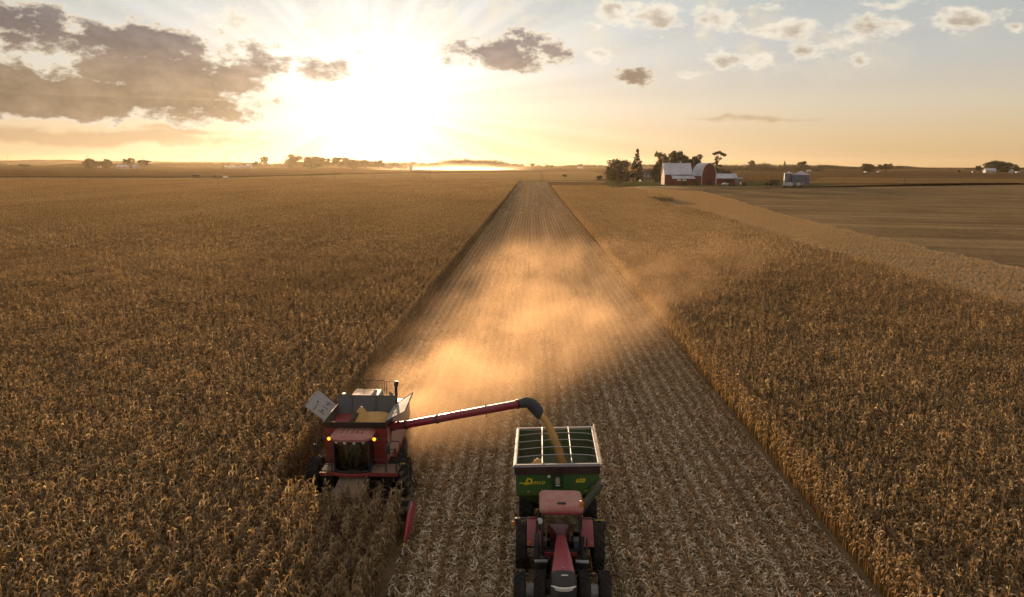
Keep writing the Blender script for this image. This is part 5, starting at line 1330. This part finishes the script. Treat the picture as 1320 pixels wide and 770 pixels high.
p, m = place(909.5, 239)
gb = empty('barn', (p.x, p.y + 6, 0), R(24), 'red round-roofed barn with its arched gable end beside the gabled barn', 'barn')
def arch(w, he, hr, n=9, off=0.0):
    pts = []
    for k in range(n + 1):
        f = k / n; a = R(180 * f); x = -math.cos(a) * (w / 2 + off); s = abs(math.sin(a)) ** .8
        pts.append((x, he + (hr - he + off) * (s * .82 + .18 * (1 - abs(x) / (w / 2 + off)))))
    return pts
bw = 13.5; ar = arch(bw, 7.2, 17.6)
gw = MB(); gw.prism([(-bw / 2, 0)] + ar + [(bw / 2, 0)], 'y', -6, 6); gw.build('wall', BM['barnred'], gb)
a1 = arch(bw, 7.2, 17.6, off=.05); a2 = arch(bw, 7.2, 17.6, off=.4)
rmb = MB(); n = len(a1); ro = [[(x, y, z) for x, z in a1] + [(x, y, z) for x, z in a2[::-1]] for y in (-6.5, 6.5)]; rmb.loft(ro); rmb.build('roof', BM['roofw'], gb, smooth=40)
opening(gb, 'door', .6, -6.02, .1, 3.4, 4.2, BM['void']); opening(gb, 'hay_door', 0, -6.02, 9.2, 11.6, 2.6, BM['barnred'], .2)
for x in (-bw / 2, bw / 2): MB().box(x - .2, x + .2, -6.2, -6.03, .1, 7.2).build('corner_board', BM['trim'], gb)

p, m = place(936, 237.6)
sh = empty('shed', (p.x, p.y + 6, 0), 0, 'long low red shed with a shining white roof right of the barns', 'shed')
gable(sh, 28 * m, 11, 5.0, 8.6, BM['barnred'], BM['roofw'], .5, .2)
MB().box(-14.1 * m, -12.4 * m, -5.72, -5.56, .1, 4.9).build('corner_board', BM['trim'], sh); opening(sh, 'door', 2, -5.52, .1, 3.4, 4.5, BM['void'])
p, m = place(953.5, 238.2)
g2 = empty('shed', (p.x, p.y + 3, 0), 0, 'small grey lean-to shed against the end of the white-roofed shed', 'shed')
w_ = MB(); w_.prism([(-3, 0), (3, 0), (3, 5.6), (-3, 4.6)], 'x', -2.7, 2.7); w_.build('wall', BM['grey'], g2)
MB().prism([(-3.3, 4.58), (3.3, 5.68), (3.3, 5.85), (-3.3, 4.75)], 'x', -3.0, 3.0).build('roof', BM['fargrey'], g2)
p, m = place(833, 233.8)
hs = empty('house', (p.x, p.y + 5, 0), 0, 'two-storey pale farmhouse with dark roof half hidden among the trees', 'house')
gable(hs, 11.0, 9.5, 8.0, 11.5, BM['housew'], BM['houser'], .5, .2)
MB().prism([(-8.6, 3.3), (-4.77, 4.3), (-4.77, 4.5), (-8.6, 3.5)], 'x', -5.5, 8.0).build('porch_roof', BM['houser'], hs)
for x in (-5.0, -1, 3.4, 7.6): MB().box(x - .12, x + .12, -8.4, -8.16, 0, 3.29).build('porch_post', BM['trim'], hs)
for x in (-3.4, 0, 3.4): opening(hs, 'window', x, -4.76, 5.3, 7.1, 1.1, BM['void']); opening(hs, 'window', x, -4.76, 1.2, 2.9, 1.1, BM['void'])
MB().box(1.5, 2.4, .5, 1.4, 10.5, 13.2).build('chimney', BM['garager'], hs)
p, m = place(808.5, 235.5)
gg = empty('garage', (p.x, p.y + 3, 0), R(70), 'small tan garage with rusty roof under the big round tree', 'garage')
gable(gg, 8.0, 7.6, 3.1, 5.6, BM['garage'], BM['garager'], .3, .15); opening(gg, 'door', -4.02, 0, .05, 2.5, 3.2, BM['trim'], axis='x')

tree_px('tree', 'round', 1, 797, 203, 237.5, 33, 'big dark round tree standing left of the farmhouse and the tan garage')
tree_px('spruce_tree', 'spruce', 1, 820.5, 192.5, 234, 18, 'tall pointed spruce beside the farmhouse')
tree_px('tree', 'bush', 1, 772.5, 225.5, 233.2, 9.5, 'small lone round tree in the field left of the farm')
tree_px('tree', 'round', 2, 848, 208, 235, 20, 'low dark tree between the farmhouse and the gabled barn')
tree_px('tree', 'broad', 1, 858, 196, 233.5, 33, 'broad leafy tree rising behind the left end of the gabled barn')
tree_px('tree', 'broad', 2, 872, 194.5, 233, 22, 'tallest crown behind the white roof of the gabled barn')
tree_px('tree', 'broad', 3, 881, 200, 233, 20, 'rounded tree showing just over the right end of the white barn roof')
tree_px('tree', 'broad', 4, 895, 196.5, 233, 27, 'leafy tree rising between the two red barns')
tree_px('tree', 'tall', 1, 921, 195.2, 233, 26, 'tall ragged tree with a tuft leaning right behind the round-roofed barn')
tree_px('bush', 'bush', 2, 936, 218, 232.5, 16, 'rounded bush behind the low white-roofed shed', 'bush')

# machines in the yard
def wagon(px, py, w, h, mat, label, box=True, rz=0.0):
    p, m = place(px, py)
    o = empty('wagon', (p.x, p.y, 0), rz, label, 'wagon')
    b = MB(); b.loft([[(-w * .38, -1.1, 1.15), (w * .38, -1.1, 1.15), (w * .38, 1.1, 1.15), (-w * .38, 1.1, 1.15)], [(-w / 2, -1.5, h), (w / 2, -1.5, h), (w / 2, 1.5, h), (-w / 2, 1.5, h)]]); b.build('box', mat, o)
    c = MB(); c.box(-w * .45, w * .45, -.5, .5, .75, 1.1); c.tube([(w * .45, 0, .8), (w * .8, 0, .5)], .08, 6); c.build('chassis', BM['wagond'], o)
    for x in (-w * .3, w * .3):
        for y in (-1.15, 1.15): MB().lathe([(.2, -.16), (.55, -.16), (.6, 0), (.55, .16), (.2, .16)], 14, 'y', Matrix.Translation((x, y, .58))).build('wheel', M['rubber'], o, smooth=40)
    return o
wagon(943.5, 240.4, 5.2, 2.9, BM['wagon'], 'dark red farm wagon parked by the white car near the shed')
wagon(958, 240.0, 4.6, 3.0, BM['wagon'], 'second red farm wagon, right of the one by the white car')
wagon(997.5, 239.2, 7.2, 4.4, BM['wagond'], 'dark brown wagon standing alone on the grass left of the grain bins')
p, m = place(989.5, 239.0)
ot = empty('small_tractor', (p.x, p.y, 0), R(90), 'old faded red tractor hitched to the dark brown wagon', 'tractor')
b = MB(); b.loft([[(-.35, -2.0, .9), (.35, -2.0, .9), (.35, -2.0, 1.5), (-.35, -2.0, 1.5)], [(-.4, .2, .9), (.4, .2, .9), (.4, .2, 1.7), (-.4, .2, 1.7)]]); b.box(-.55, .55, .25, 1.0, .8, 1.4); b.build('body', BM['wagon'], ot, bevel=.04)
MB().box(-.3, .3, .5, .95, 1.42, 1.9).build('seat', M['cloth'], ot, bevel=.05); MB().tube([(0, -.9, 1.6), (0, -.9, 2.5)], .05, 8).build('exhaust', M['black'], ot)
for x in (-.85, .85): MB().lathe([(.3, -.2), (.78, -.2), (.85, 0), (.78, .2), (.3, .2)], 18, 'x', Matrix.Translation((x, .7, .83))).build('wheel', M['rubber'], ot, smooth=40); MB().lathe([(.15, -.12), (.42, -.12), (.45, 0), (.42, .12), (.15, .12)], 14, 'x', Matrix.Translation((x * .8, -1.6, .44))).build('wheel', M['rubber'], ot, smooth=40)
def car(px, py, rz, label, mat, s=1.0):
    p, m = place(px, py)
    o = empty('parked_car', (p.x, p.y, 0), rz, label, 'car'); o.scale = (s, s, s)
    prof = [(-2.3, .35), (-2.35, .8), (-2.2, 1.0), (-1.5, 1.08), (-.9, 1.55), (.6, 1.6), (1.2, 1.1), (2.1, .98), (2.3, .75), (2.3, .35)]
    MB().prism(prof, 'y', -.88, .88).build('body', mat, o, bevel=.06)
    for s_ in (-1, 1): MB().prism([(-1.35, 1.1), (-.85, 1.5), (.55, 1.53), (1.0, 1.1)], 'y', s_ * .885, s_ * .90).build('side_window', M['black'], o)
    for x in (-1.4, 1.4):
        for s_ in (-1, 1): MB().lathe([(.12, -.1), (.31, -.1), (.33, 0), (.31, .1), (.12, .1)], 14, 'y', Matrix.Translation((x, s_ * .84, .32))).build('wheel', M['rubber'], o, smooth=40)
    return o
car(935.5, 238.6, R(4), 'white car parked in front of the long low shed', BM['car'], 1.25)
# grain bins and white trailer
def bin_(px, py, wpx, ytop, label, cyl):
    p, m = place(px, py)
    r_ = wpx * m / 2; hor = 212 + (px - 686) * .0035; h = CH + (hor - ytop) * m; he = h * cyl
    o = empty('grain_bin', (p.x, p.y + r_, 0), 0, label, 'grain bin')
    prof = [(r_, 0)]
    nb = 9
    for k in range(nb): z = he * (k + .5) / nb; prof += [(r_ * .992, z - he * .25 / nb), (r_ * 1.006, z + he * .25 / nb)]
    prof.append((r_, he)); MB().lathe(prof, 36).build('wall', BM['bin'], o, smooth=50)
    rf_ = MB(); rf_.lathe([(r_ * 1.04, he - .05), (r_ * 1.04, he + .12), (r_ * .18, h - .5), (r_ * .16, h), (.05, h + .15)], 24); rf_.build('roof', BM['binr'], o, smooth=25)
    MB().box(-.5, .5, -r_ * 1.02, -r_ * .97, .6, 2.4).build('door', BM['binr'], o)
    ld = MB(); ld.tube([(r_ * .45 - .2, -r_ * .95, .3), (r_ * .45 - .2, -r_ * .95, he)], .05, 6); ld.tube([(r_ * .45 + .2, -r_ * .95, .3), (r_ * .45 + .2, -r_ * .95, he)], .05, 6)
    ld.build('ladder', BM['binr'], o)
    return o
bin_(1018, 238.5, 11.5, 220.8, 'narrower grain bin at the left with a tall pointed roof', .82)
bin_(1035.5, 239.0, 21.5, 220.6, 'wide blue-grey grain bin with a pale conical roof at the right of the pair', .72)
sp_ = MB(); pa, _ = place(1009, 239); pb, _ = place(1017, 238.4)
ev = empty('grain_auger', (pa.x, pa.y, 0), 0, 'slanting grain auger leaning up to the narrow grain bin', 'auger')
MB().tube([(0, 0, .6), (5.0, 3, 8.0)], .16, 8).build('tube', BM['binr'], ev, smooth=40); au_ = MB(); au_.tube([(.5, .1, 1.2), (1.2, .2, .2)], .07, 6); au_.tube([(2.6, 1.6, 4.3), (1.2, .2, .3)], .07, 6); au_.build('undercarriage', BM['wagond'], ev)
for y in (-.7, .9): MB().lathe([(.1, -.1), (.4, -.1), (.4, .1), (.1, .1)], 12, 'y', Matrix.Translation((1.2, y + .2, .4))).build('wheel', M['rubber'], ev)
p, m = place(1022.5, 241.2)
tl_ = empty('trailer', (p.x, p.y, 0), R(2), 'low white trailer parked in front of the grain bins', 'trailer')
MB().box(-7.4, -1.0, -1.2, 1.2, 1.0, 3.3).build('box', BM['trailer'], tl_, bevel=.05); MB().box(-.92, 2.2, -1.15, 1.15, 1.0, 3.0).build('cargo_section', BM['garage'], tl_, bevel=.05); MB().box(2.3, 4.6, -1.2, 1.2, 1.0, 3.2).build('cargo_section', BM['trailer'], tl_, bevel=.05); MB().box(4.7, 6.6, -1.1, 1.1, .9, 2.6).build('cargo_section', BM['garage'], tl_, bevel=.05)
MB().box(-7.4, 6.6, -.6, .6, .75, .98).build('chassis', BM['wagond'], tl_)
for x in (-6.2, -.2, 1.0, 5.2):
    for y in (-1.0, 1.0): MB().lathe([(.15, -.15), (.48, -.15), (.5, 0), (.48, .15), (.15, .15)], 14, 'y', Matrix.Translation((x, y, .5))).build('wheel', M['rubber'], tl_, smooth=40)

# ------------------------------------------------------------------ utility poles
def pole(px, py, ytop, label, arm=True, r_=.17, cross=2.4):
    p, m = place(px, py); hor = 212 + (px - 686) * .0035; h = CH + (hor - ytop) * m
    o = empty('utility_pole', (p.x, p.y, 0), 0, label, 'utility pole')
    MB().tube([(0, 0, -.1), (0, 0, h)], [r_ * 1.15, r_ * .8], 8).build('shaft', BM['pole'], o, smooth=50)
    if arm: MB().box(-cross / 2, cross / 2, -.24, -.10, h - .9, h - .74).build('crossarm', BM['pole'], o)
    return o
pole(402, 232.3, 226, 'short pole at the roadside, leftmost of the poles along the far field edge')
pole(432, 232.6, 218.5, 'tall pole left of the bright mist, second of the poles along the far field edge')
pole(483, 233, 226, 'short pole against the bright mist below the golden trees')
pole(547, 233.4, 227, 'short pole just left of the tallest pole in the sunlit mist')
pole(554.5, 233.5, 217, 'tallest pole standing in the brightest part of the sunlit mist')
pole(620, 233.8, 226, 'short thin pole left of the far end of the cut strip')
pole(697.5, 234.5, 221, 'pole with crossarm at the far end of the cut strip', True, .2, 3)
pole(700, 234.5, 224, 'lower pole beside the crossarm pole at the far end of the cut strip', False)
pole(948.5, 233, 217.5, 'pole with two arms just behind the end of the long white-roofed shed', True, .24, 3.4)
pole(961.2, 236.2, 217, 'tall thin pole between the shed and the lone brown wagon, left one')
pole(970, 238.2, 221, 'pole on the grass left of the brown wagon, right one of two', False)
pole(943.6, 233, 221, 'lower pole behind the roof of the long shed', False)
pole(1087.5, 237, 230, 'thin pole beyond the grain bins at the right', False); pole(1165.5, 237, 230, 'thin pole in the tan field far right of the grain bins', False)
pole(107.5, 229.5, 221.5, 'lone pole in the brown field at the far left', False)

# ------------------------------------------------------------------ far farms, trees and woods
FG = 'trees along the far horizon'
for a in [('tree', 'round', 3, 115.5, 204.5, 217.3, 15, 'dark rounded tree at the left of the white farm, leftmost of its group'),
          ('tree', 'broad', 5, 128, 207.5, 217.2, 11, 'low tree right of the leftmost dark tree at the left farm'),
          ('tree', 'round', 4, 138.5, 204.8, 217.2, 11, 'upright tree in the middle of the group at the left farm'),
          ('tree', 'broad', 6, 167.5, 203.5, 217.3, 14, 'round-headed tree on a clear trunk between the two white houses'),
          ('tree', 'broad', 7, 186.5, 205.8, 217.5, 19, 'wide low tree right of the white houses at the left farm'),
          ('bush', 'bush', 3, 32.5, 211.2, 217.0, 15, 'dark rounded bush on the horizon at the far left'),
          ('tree', 'broad', 8, 341.5, 201.5, 216.8, 13, 'tree with a tuft on top right of the cluster of pale houses'),
          ('tree', 'bush', 4, 331, 207.5, 217.2, 10, 'low tree just left of the tufted tree'),
          ('tree', 'round', 5, 379, 199.3, 217.5, 17, 'tall peaked tree left of the golden grove under the sun'),
          ('tree', 'round', 6, 404.5, 201.0, 218.0, 21, 'biggest rounded tree of the golden grove under the sun'),
          ('tree', 'broad', 9, 419, 203.5, 218, 15, 'tree right of the biggest tree in the golden grove'),
          ('tree', 'broad', 2, 439, 203.0, 218.3, 19, 'spreading tree in the middle of the golden grove'),
          ('tree', 'round', 7, 455, 205.3, 218.5, 15, 'tree right of the middle of the golden grove'),
          ('tree', 'broad', 3, 470.5, 205.8, 218.7, 15, 'tree near the right end of the golden grove'),
          ('tree', 'broad', 4, 488, 205.3, 218.8, 13, 'round-headed tree at the right end of the golden grove'),
          ('tree', 'clump', 1, 512, 208.8, 218.8, 28, 'low clump of trees between the golden grove and the wooded hill'),
          ('tree', 'clump', 2, 546, 206.5, 217.5, 34, 'dark clump of trees at the left end of the wooded hill'),
          ('tree', 'clump', 3, 668, 210.0, 215.9, 15, 'small clump of trees at the right foot of the wooded hill'),
          ('tree', 'broad', 5, 686.5, 210.2, 216.9, 6.5, 'small upright tree alone beyond the end of the cut strip'),
          ('tree', 'clump', 4, 695, 212.0, 216.9, 9, 'low clump right of the upright tree beyond the cut strip'),
          ('tree', 'clump', 5, 708.5, 211.0, 217.0, 14, 'wide clump at the right of those beyond the cut strip'),
          ('tree', 'broad', 6, 748, 211.2, 217.0, 8, 'small tree before the pale hill right of the cut strip'),
          ('tree', 'broad', 8, 968.5, 206.5, 221, 11, 'square-topped tree standing above the hazy wood right of the barns'),
          ('spruce_tree', 'spruce', 2, 1011, 207.5, 220.5, 5.5, 'slim pointed conifer in the hazy wood left of the grain bins'),
          ('tree', 'round', 8, 1033.5, 208.0, 221, 14, 'tall tree of the hazy wood rising behind the grain bins'),
          ('tree', 'round', 9, 1119, 210.0, 222.4, 19, 'left one of two dark round trees right of the grain bins'),
          ('tree', 'broad', 9, 1141, 210.5, 222.4, 19, 'right one of two dark round trees right of the grain bins'),
          ('bush', 'bush', 5, 1236.5, 218.5, 223.0, 4, 'tiny dark bush alone left of the right-hand farm', 'bush'),
          ('tree', 'broad', 3, 1260.5, 213.0, 222.8, 7, 'small tree left of the white barn at the right-hand farm'),
          ('tree', 'round', 3, 1278, 207.4, 222.5, 20, 'tall dark tree behind the white barn at the right-hand farm'),
          ('tree', 'round', 5, 1294, 208.2, 222.5, 22, 'dark wide tree between the two white buildings at the right-hand farm'),
          ('tree', 'clump', 6, 1305, 209.0, 222.0, 18, 'dark clump of trees behind the small white house at the far right')]:
    a = list(a)
    if 375 < a[3] < 560: a[6] *= 1.35
    tree_px(*a[:8], *(a[8:] or ('tree',)), group=None)
tree_px('bush', 'bush', 6, 728, 224.8, 228.6, 10, 'dark bush lying in the pale field beyond the cut strip', 'bush')
tree_px('bush', 'bush', 7, 897, 233.5, 240.5, 9, 'rough weedy bush at the field corner before the barns', 'bush')

def wood(name, pts, d, label, seed, dens=5.0, leaf=None, mat=None, depth=60):
    """far wood as one mass: pts are (photo column, top row); d its distance"""
    g = np.random.default_rng(seed); cen, rad = [], []
    for (x0, y0), (x1, y1) in zip(pts, pts[1:]):
        n = max(2, int(abs(x1 - x0) * dens / 3))
        for k in range(n):
            f = (k + g.random()) / n; px = x0 + (x1 - x0) * f; yt = y0 + (y1 - y0) * f
            y_ = d + g.uniform(-depth, depth); m = y_ / F
            top = max(4.0, CH + (212 + (px - 686) * .0035 - yt) * m) * g.uniform(.84, 1.06)
            xx = at_y(px, y_)
            r_ = top * g.uniform(.22, .38)
            for q in range(3): cen.append((xx + g.normal(0, r_ * .4), y_ + g.normal(0, r_ * .4), (top - r_) * (1, .6, .25)[q] * g.uniform(.86, 1.0))); rad.append(r_)
    cen = np.array(cen); rad = np.array(rad); tint = np.clip(g.normal(.45, .2, len(cen)), 0, 1)
    sz = leaf or (d / F * .42)
    V, Q, T = leaf_cloud(g, cen, rad, int(len(cen) * 48), sz, tint, .5)
    V[:, 2] = np.maximum(V[:, 2], 0)
    o = bpy.data.objects.new(name, mesh_np(name, V, Q, T, mat or LEAF_W)); COL.objects.link(o)
    return tag(o, label, 'wood', kind='stuff')
wood('woodland', [(540, 211), (560, 209), (572, 206), (590, 203.8), (602, 203.4), (612, 204.8), (635, 205), (650, 207.5), (660, 210.5), (672, 211.5)], 3000, 'dark wooded hill on the horizon above the bright mist', 1, 7)
wood('woodland', [(-60, 212), (20, 212.3), (60, 213), (100, 210.5), (190, 210.3), (215, 209.3), (260, 210), (330, 209.3)], 3600, 'long low wood along the horizon behind the left-hand farms', 2)
wood('woodland', [(300, 213.0), (340, 211), (372, 209.5), (395, 207.2), (430, 207.5), (470, 207.8), (500, 208.6), (540, 208.5)], 3300, 'low wood glowing golden under the sun', 3)
wood('woodland', [(925, 212.0), (955, 211), (976, 210), (985, 209), (1000, 211.5), (1018, 211), (1030, 210.5), (1045, 211.0), (1062, 212)], 2100, 'hazy wood standing behind the grain bins', 4, 6)
wood('woodland', [(1056, 211.8), (1075, 212.3), (1090, 213.8), (1110, 215.0)], 3000, 'low hazy wood running right from the grain bins', 5)
wood('woodland', [(1100, 215), (1160, 213.5), (1172, 214.2), (1200, 216.4), (1240, 217.3), (1260, 215.5), (1330, 215.8), (1400, 216)], 3600, 'low distant wood along the right-hand horizon', 6)
wood('woodland', [(712, 214.5), (730, 212.6), (748, 212.0), (770, 212.3), (785, 213.5), (800, 211), (830, 211.5), (870, 212), (930, 212.5)], 4200, 'pale hazy wood behind the farmstead', 7)
def ridge(name, pts, d):
    mb = MB(); rings = []
    for px, yt in pts:
        m = d / F; x = at_y(px, d); top = CH + (212 + (px - 686) * .0035 - yt) * m
        rings.append([(x, d - 500, -.5), (x, d - 150, top * .7), (x, d, top), (x, d + 200, top * .7), (x, d + 600, -.5)])
    o = mb.loft(rings).build(name, mat_field(name + '_cover', (.05, .05, .025), (.09, .075, .04), 0, nscale=.003), smooth=180); tag(o, kind='structure')
ridge('hills', [(-200, 208.8), (-60, 207.2), (20, 207.0), (45, 206.0), (62, 206.5), (80, 206.0), (110, 207.2), (180, 208.0), (240, 208.8), (290, 208.6), (330, 210)], 6700)

def far_house(px, py, wpx, ytop, label, wall='farwhite', roof='farroof', name='house', rz=0.0, eave=.58):
    p, m = place(px, py); hor = 212 + (px - 686) * .0035; h = CH + (hor - ytop) * m; w = wpx * m
    o = empty(name, (p.x, p.y + 5, 0), rz, label, name)
    d = max(6.0, w * .5); wb = MB(); he = h * eave
    wb.prism([(-d / 2, 0), (d / 2, 0), (d / 2, he), (0, h - .3), (-d / 2, he)], 'x', -w / 2, w / 2); wb.build('wall', BM[wall], o)
    sl = (h - .3 - he) / (d / 2); yo = d / 2 + .5; zo = h - .3 - sl * yo
    MB().prism([(-yo, zo + .01), (0, h - .29), (yo, zo + .01), (yo, zo + .3), (0, h), (-yo, zo + .3)], 'x', -w / 2 - .5, w / 2 + .5).build('roof', BM[roof], o)
    for k in (-.25, .2): MB().box(w * k - .7, w * k + .7, -d / 2 - .1, -d / 2 - .01, he * .25, he * .7).build('window', BM['void'], o)
    return o
far_house(157.5, 217.7, 13, 212.3, 'long white farmhouse left of the round-headed tree at the left farm', rz=R(6))
far_house(174, 217.5, 9, 212.6, 'white house with a dark doorway right of the round-headed tree', rz=R(-30))
far_house(127, 216.8, 4, 213.0, 'tiny pale shed tucked among the trees at the left farm', 'farwhite', 'fargrey', 'shed')
for a in [(292.5, 217.4, 7, 213.6, 'leftmost pale house of the cluster left of the tufted tree'), (300, 217.4, 6, 212.8, 'second pale house of the cluster left of the tufted tree'), (306, 217.4, 5, 213.8, 'middle low house of the pale cluster left of the tufted tree'),
          (312, 217.4, 6, 213.4, 'fourth pale house of the cluster left of the tufted tree'), (320.5, 217.3, 7, 211.8, 'tallest pale house, nearest the tufted tree')]:
    far_house(*a, rz=R(random.uniform(-30, 30)))
far_house(1277, 222.9, 13.5, 216.8, 'white barn with pale metal roof before the dark grove at the far right', 'farwhite', 'farroof', 'barn', 0, .45)
far_house(1305, 223.3, 9, 218.3, 'small white house with steep gable at the far right edge', rz=R(50))
far_house(1257, 222.4, 4.5, 220.2, 'tiny pink-lit shed left of the white barn at the far right', 'farwhite', 'garager', 'shed')
far_house(1313.5, 223.2, 5, 220.8, 'low white shed at the right of the small white house', 'farwhite', 'farroof', 'shed')
far_house(991.5, 220.4, 8, 217.0, 'pale low building in the hazy wood left of the grain bins', 'garage', 'garage', 'shed')
far_house(1043.5, 221.8, 5, 219.0, 'small pale house just right of the grain bins', 'farwhite', 'farroof')
far_house(1117, 222.6, 3, 220.8, 'tiny white shed at the foot of the left dark round tree', 'farwhite', 'farroof', 'shed')
far_house(1133.5, 222.6, 3, 220.5, 'tiny white shed between the two dark round trees', 'farwhite', 'farroof', 'shed')
far_house(748, 217.2, 7, 214.6, 'pale small building below the hill right of the cut strip', 'farwhite', 'fargrey', 'shed')
far_house(529.5, 219.6, 4, 213.4, 'small tower-like building glowing at the edge of the bright mist', 'farwhite', 'farroof', 'house', 0, .4)
wagon(253, 229.6, 7.5, 3.2, BM['wagond'], 'dark wagon on the field road, leftmost of the two at the left')
wagon(281, 229.6, 7.0, 3.2, BM['wagond'], 'dark wagon on the field road just left of the white van')
p, m = place(291, 229.8)
vn = empty('van', (p.x, p.y, 0), 0, 'white van parked on the field road beside a dark wagon', 'van')
MB().prism([(-2.7, .4), (2.6, .4), (2.7, 1.2), (1.9, 1.4), (1.3, 2.3), (-2.6, 2.35)], 'y', -1, 1).build('body', BM['car'], vn, bevel=.08); MB().prism([(1.2, 1.4), (1.75, 1.4), (1.25, 2.1), (1.2, 2.1)], 'y', -1.02, -1.005).build('side_window', M['black'], vn)
for x in (-1.7, 1.7):
    for y in (-.92, .92): MB().lathe([(.1, -.12), (.36, -.12), (.36, .12), (.1, .12)], 12, 'y', Matrix.Translation((x, y, .36))).build('wheel', M['rubber'], vn)
p, _ = place(758.5, 215.5)
mast = empty('radio_mast', (at_y(758.5, 4300), 4300, 0), 0, 'thin radio mast on the pale hill right of the cut strip', 'mast')
MB().tube([(0, 0, 0), (0, 0, 60)], [.5, .3], 6).build('shaft', BM['pole'], mast); MB().box(-1.2, 1.2, -.5, .5, 57, 59.5).build('antenna', BM['pole'], mast)

# wind turbines on the horizon behind the left-hand fields
names = ['wind turbine at the far left edge of the horizon', 'wind turbine over the leftmost dark tree of the left farm', 'wind turbine over the round-headed tree at the left farm', 'wind turbine above the wide low tree at the left farm',
         'wind turbine right of the left farm, alone in clear sky', 'first of the three wind turbines close together', 'middle of the three wind turbines close together', 'third of the three wind turbines close together',
         'wind turbine between the trio and the pale houses', 'faint wind turbine above the pale houses', 'faint wind turbine left of the tufted tree', 'faint wind turbine right of the tufted tree']
tb0 = None
for k, (px, yt) in enumerate([(10.5, 200), (109.5, 200.5), (171, 200.5), (185, 201), (200, 200), (240.7, 200.5), (251.5, 200), (262.5, 200.5), (285.5, 200.2), (309.5, 201.5), (325, 200.5), (351, 201)]):
    d = 5600.0; x = at_y(px, d); hub = CH + (212 + (px - 686) * .0035 - yt) * d / F - 8
    if tb0 is None:
        tb0 = empty('wind_turbine', (0, 0, 0), 0, names[0], 'wind turbine', 'wind turbines on the horizon')
        H0 = 50.0
        MB().tube([(0, 0, 0), (0, 0, H0)], [1.15, .7], 10).build('tower', BM['turb'], tb0, smooth=50)
        MB().box(-.9, .9, -2.2, 2.6, H0 - .4, H0 + 1.5).build('nacelle', BM['turb'], tb0, bevel=.2)
        hub_ = MB().lathe([(.05, -3.3), (.8, -2.7), (.9, -2.22)], 12, 'y', Matrix.Translation((0, 0, H0 + .5))).build('hub', BM['turb'], tb0, smooth=50)
        for q in range(3):
            a = R(120 * q + 12); bl = MB(); dvec = Vector((math.sin(a), 0, math.cos(a))); sd = Vector((math.cos(a), 0, -math.sin(a)))
            c0 = Vector((0, -2.7, H0 + .5)); bl.loft([[c0 + dvec * r_ + sd * w * .3 + Vector((0, .1, 0)), c0 + dvec * r_ - sd * w * .7, c0 + dvec * r_ + Vector((0, -.12, 0))] for r_, w in ((.6, .8), (3, 1.5), (9, 1.0), (15.5, .3))])
            bl.build('blade', BM['turb'], tb0)
        o = tb0
    else: o = dup(tb0); o['label'] = names[k]
    s = hub / 50.0; o.location = (x, d + 40 * (k % 3), 0); o.scale = (s, s, s); o.rotation_euler = (0, 0, R((k * 37) % 60 - 30))
    # turn each rotor by swapping in a different stop position
    for ch in o.children:
        if ch.name.split('.')[0] in ('blade', 'hub') and k:
            rot = Matrix.Translation((0, 0, 50.5)) @ Matrix.Rotation(R((k * 47) % 120), 4, 'Y') @ Matrix.Translation((0, 0, -50.5)); ch.matrix_local = rot
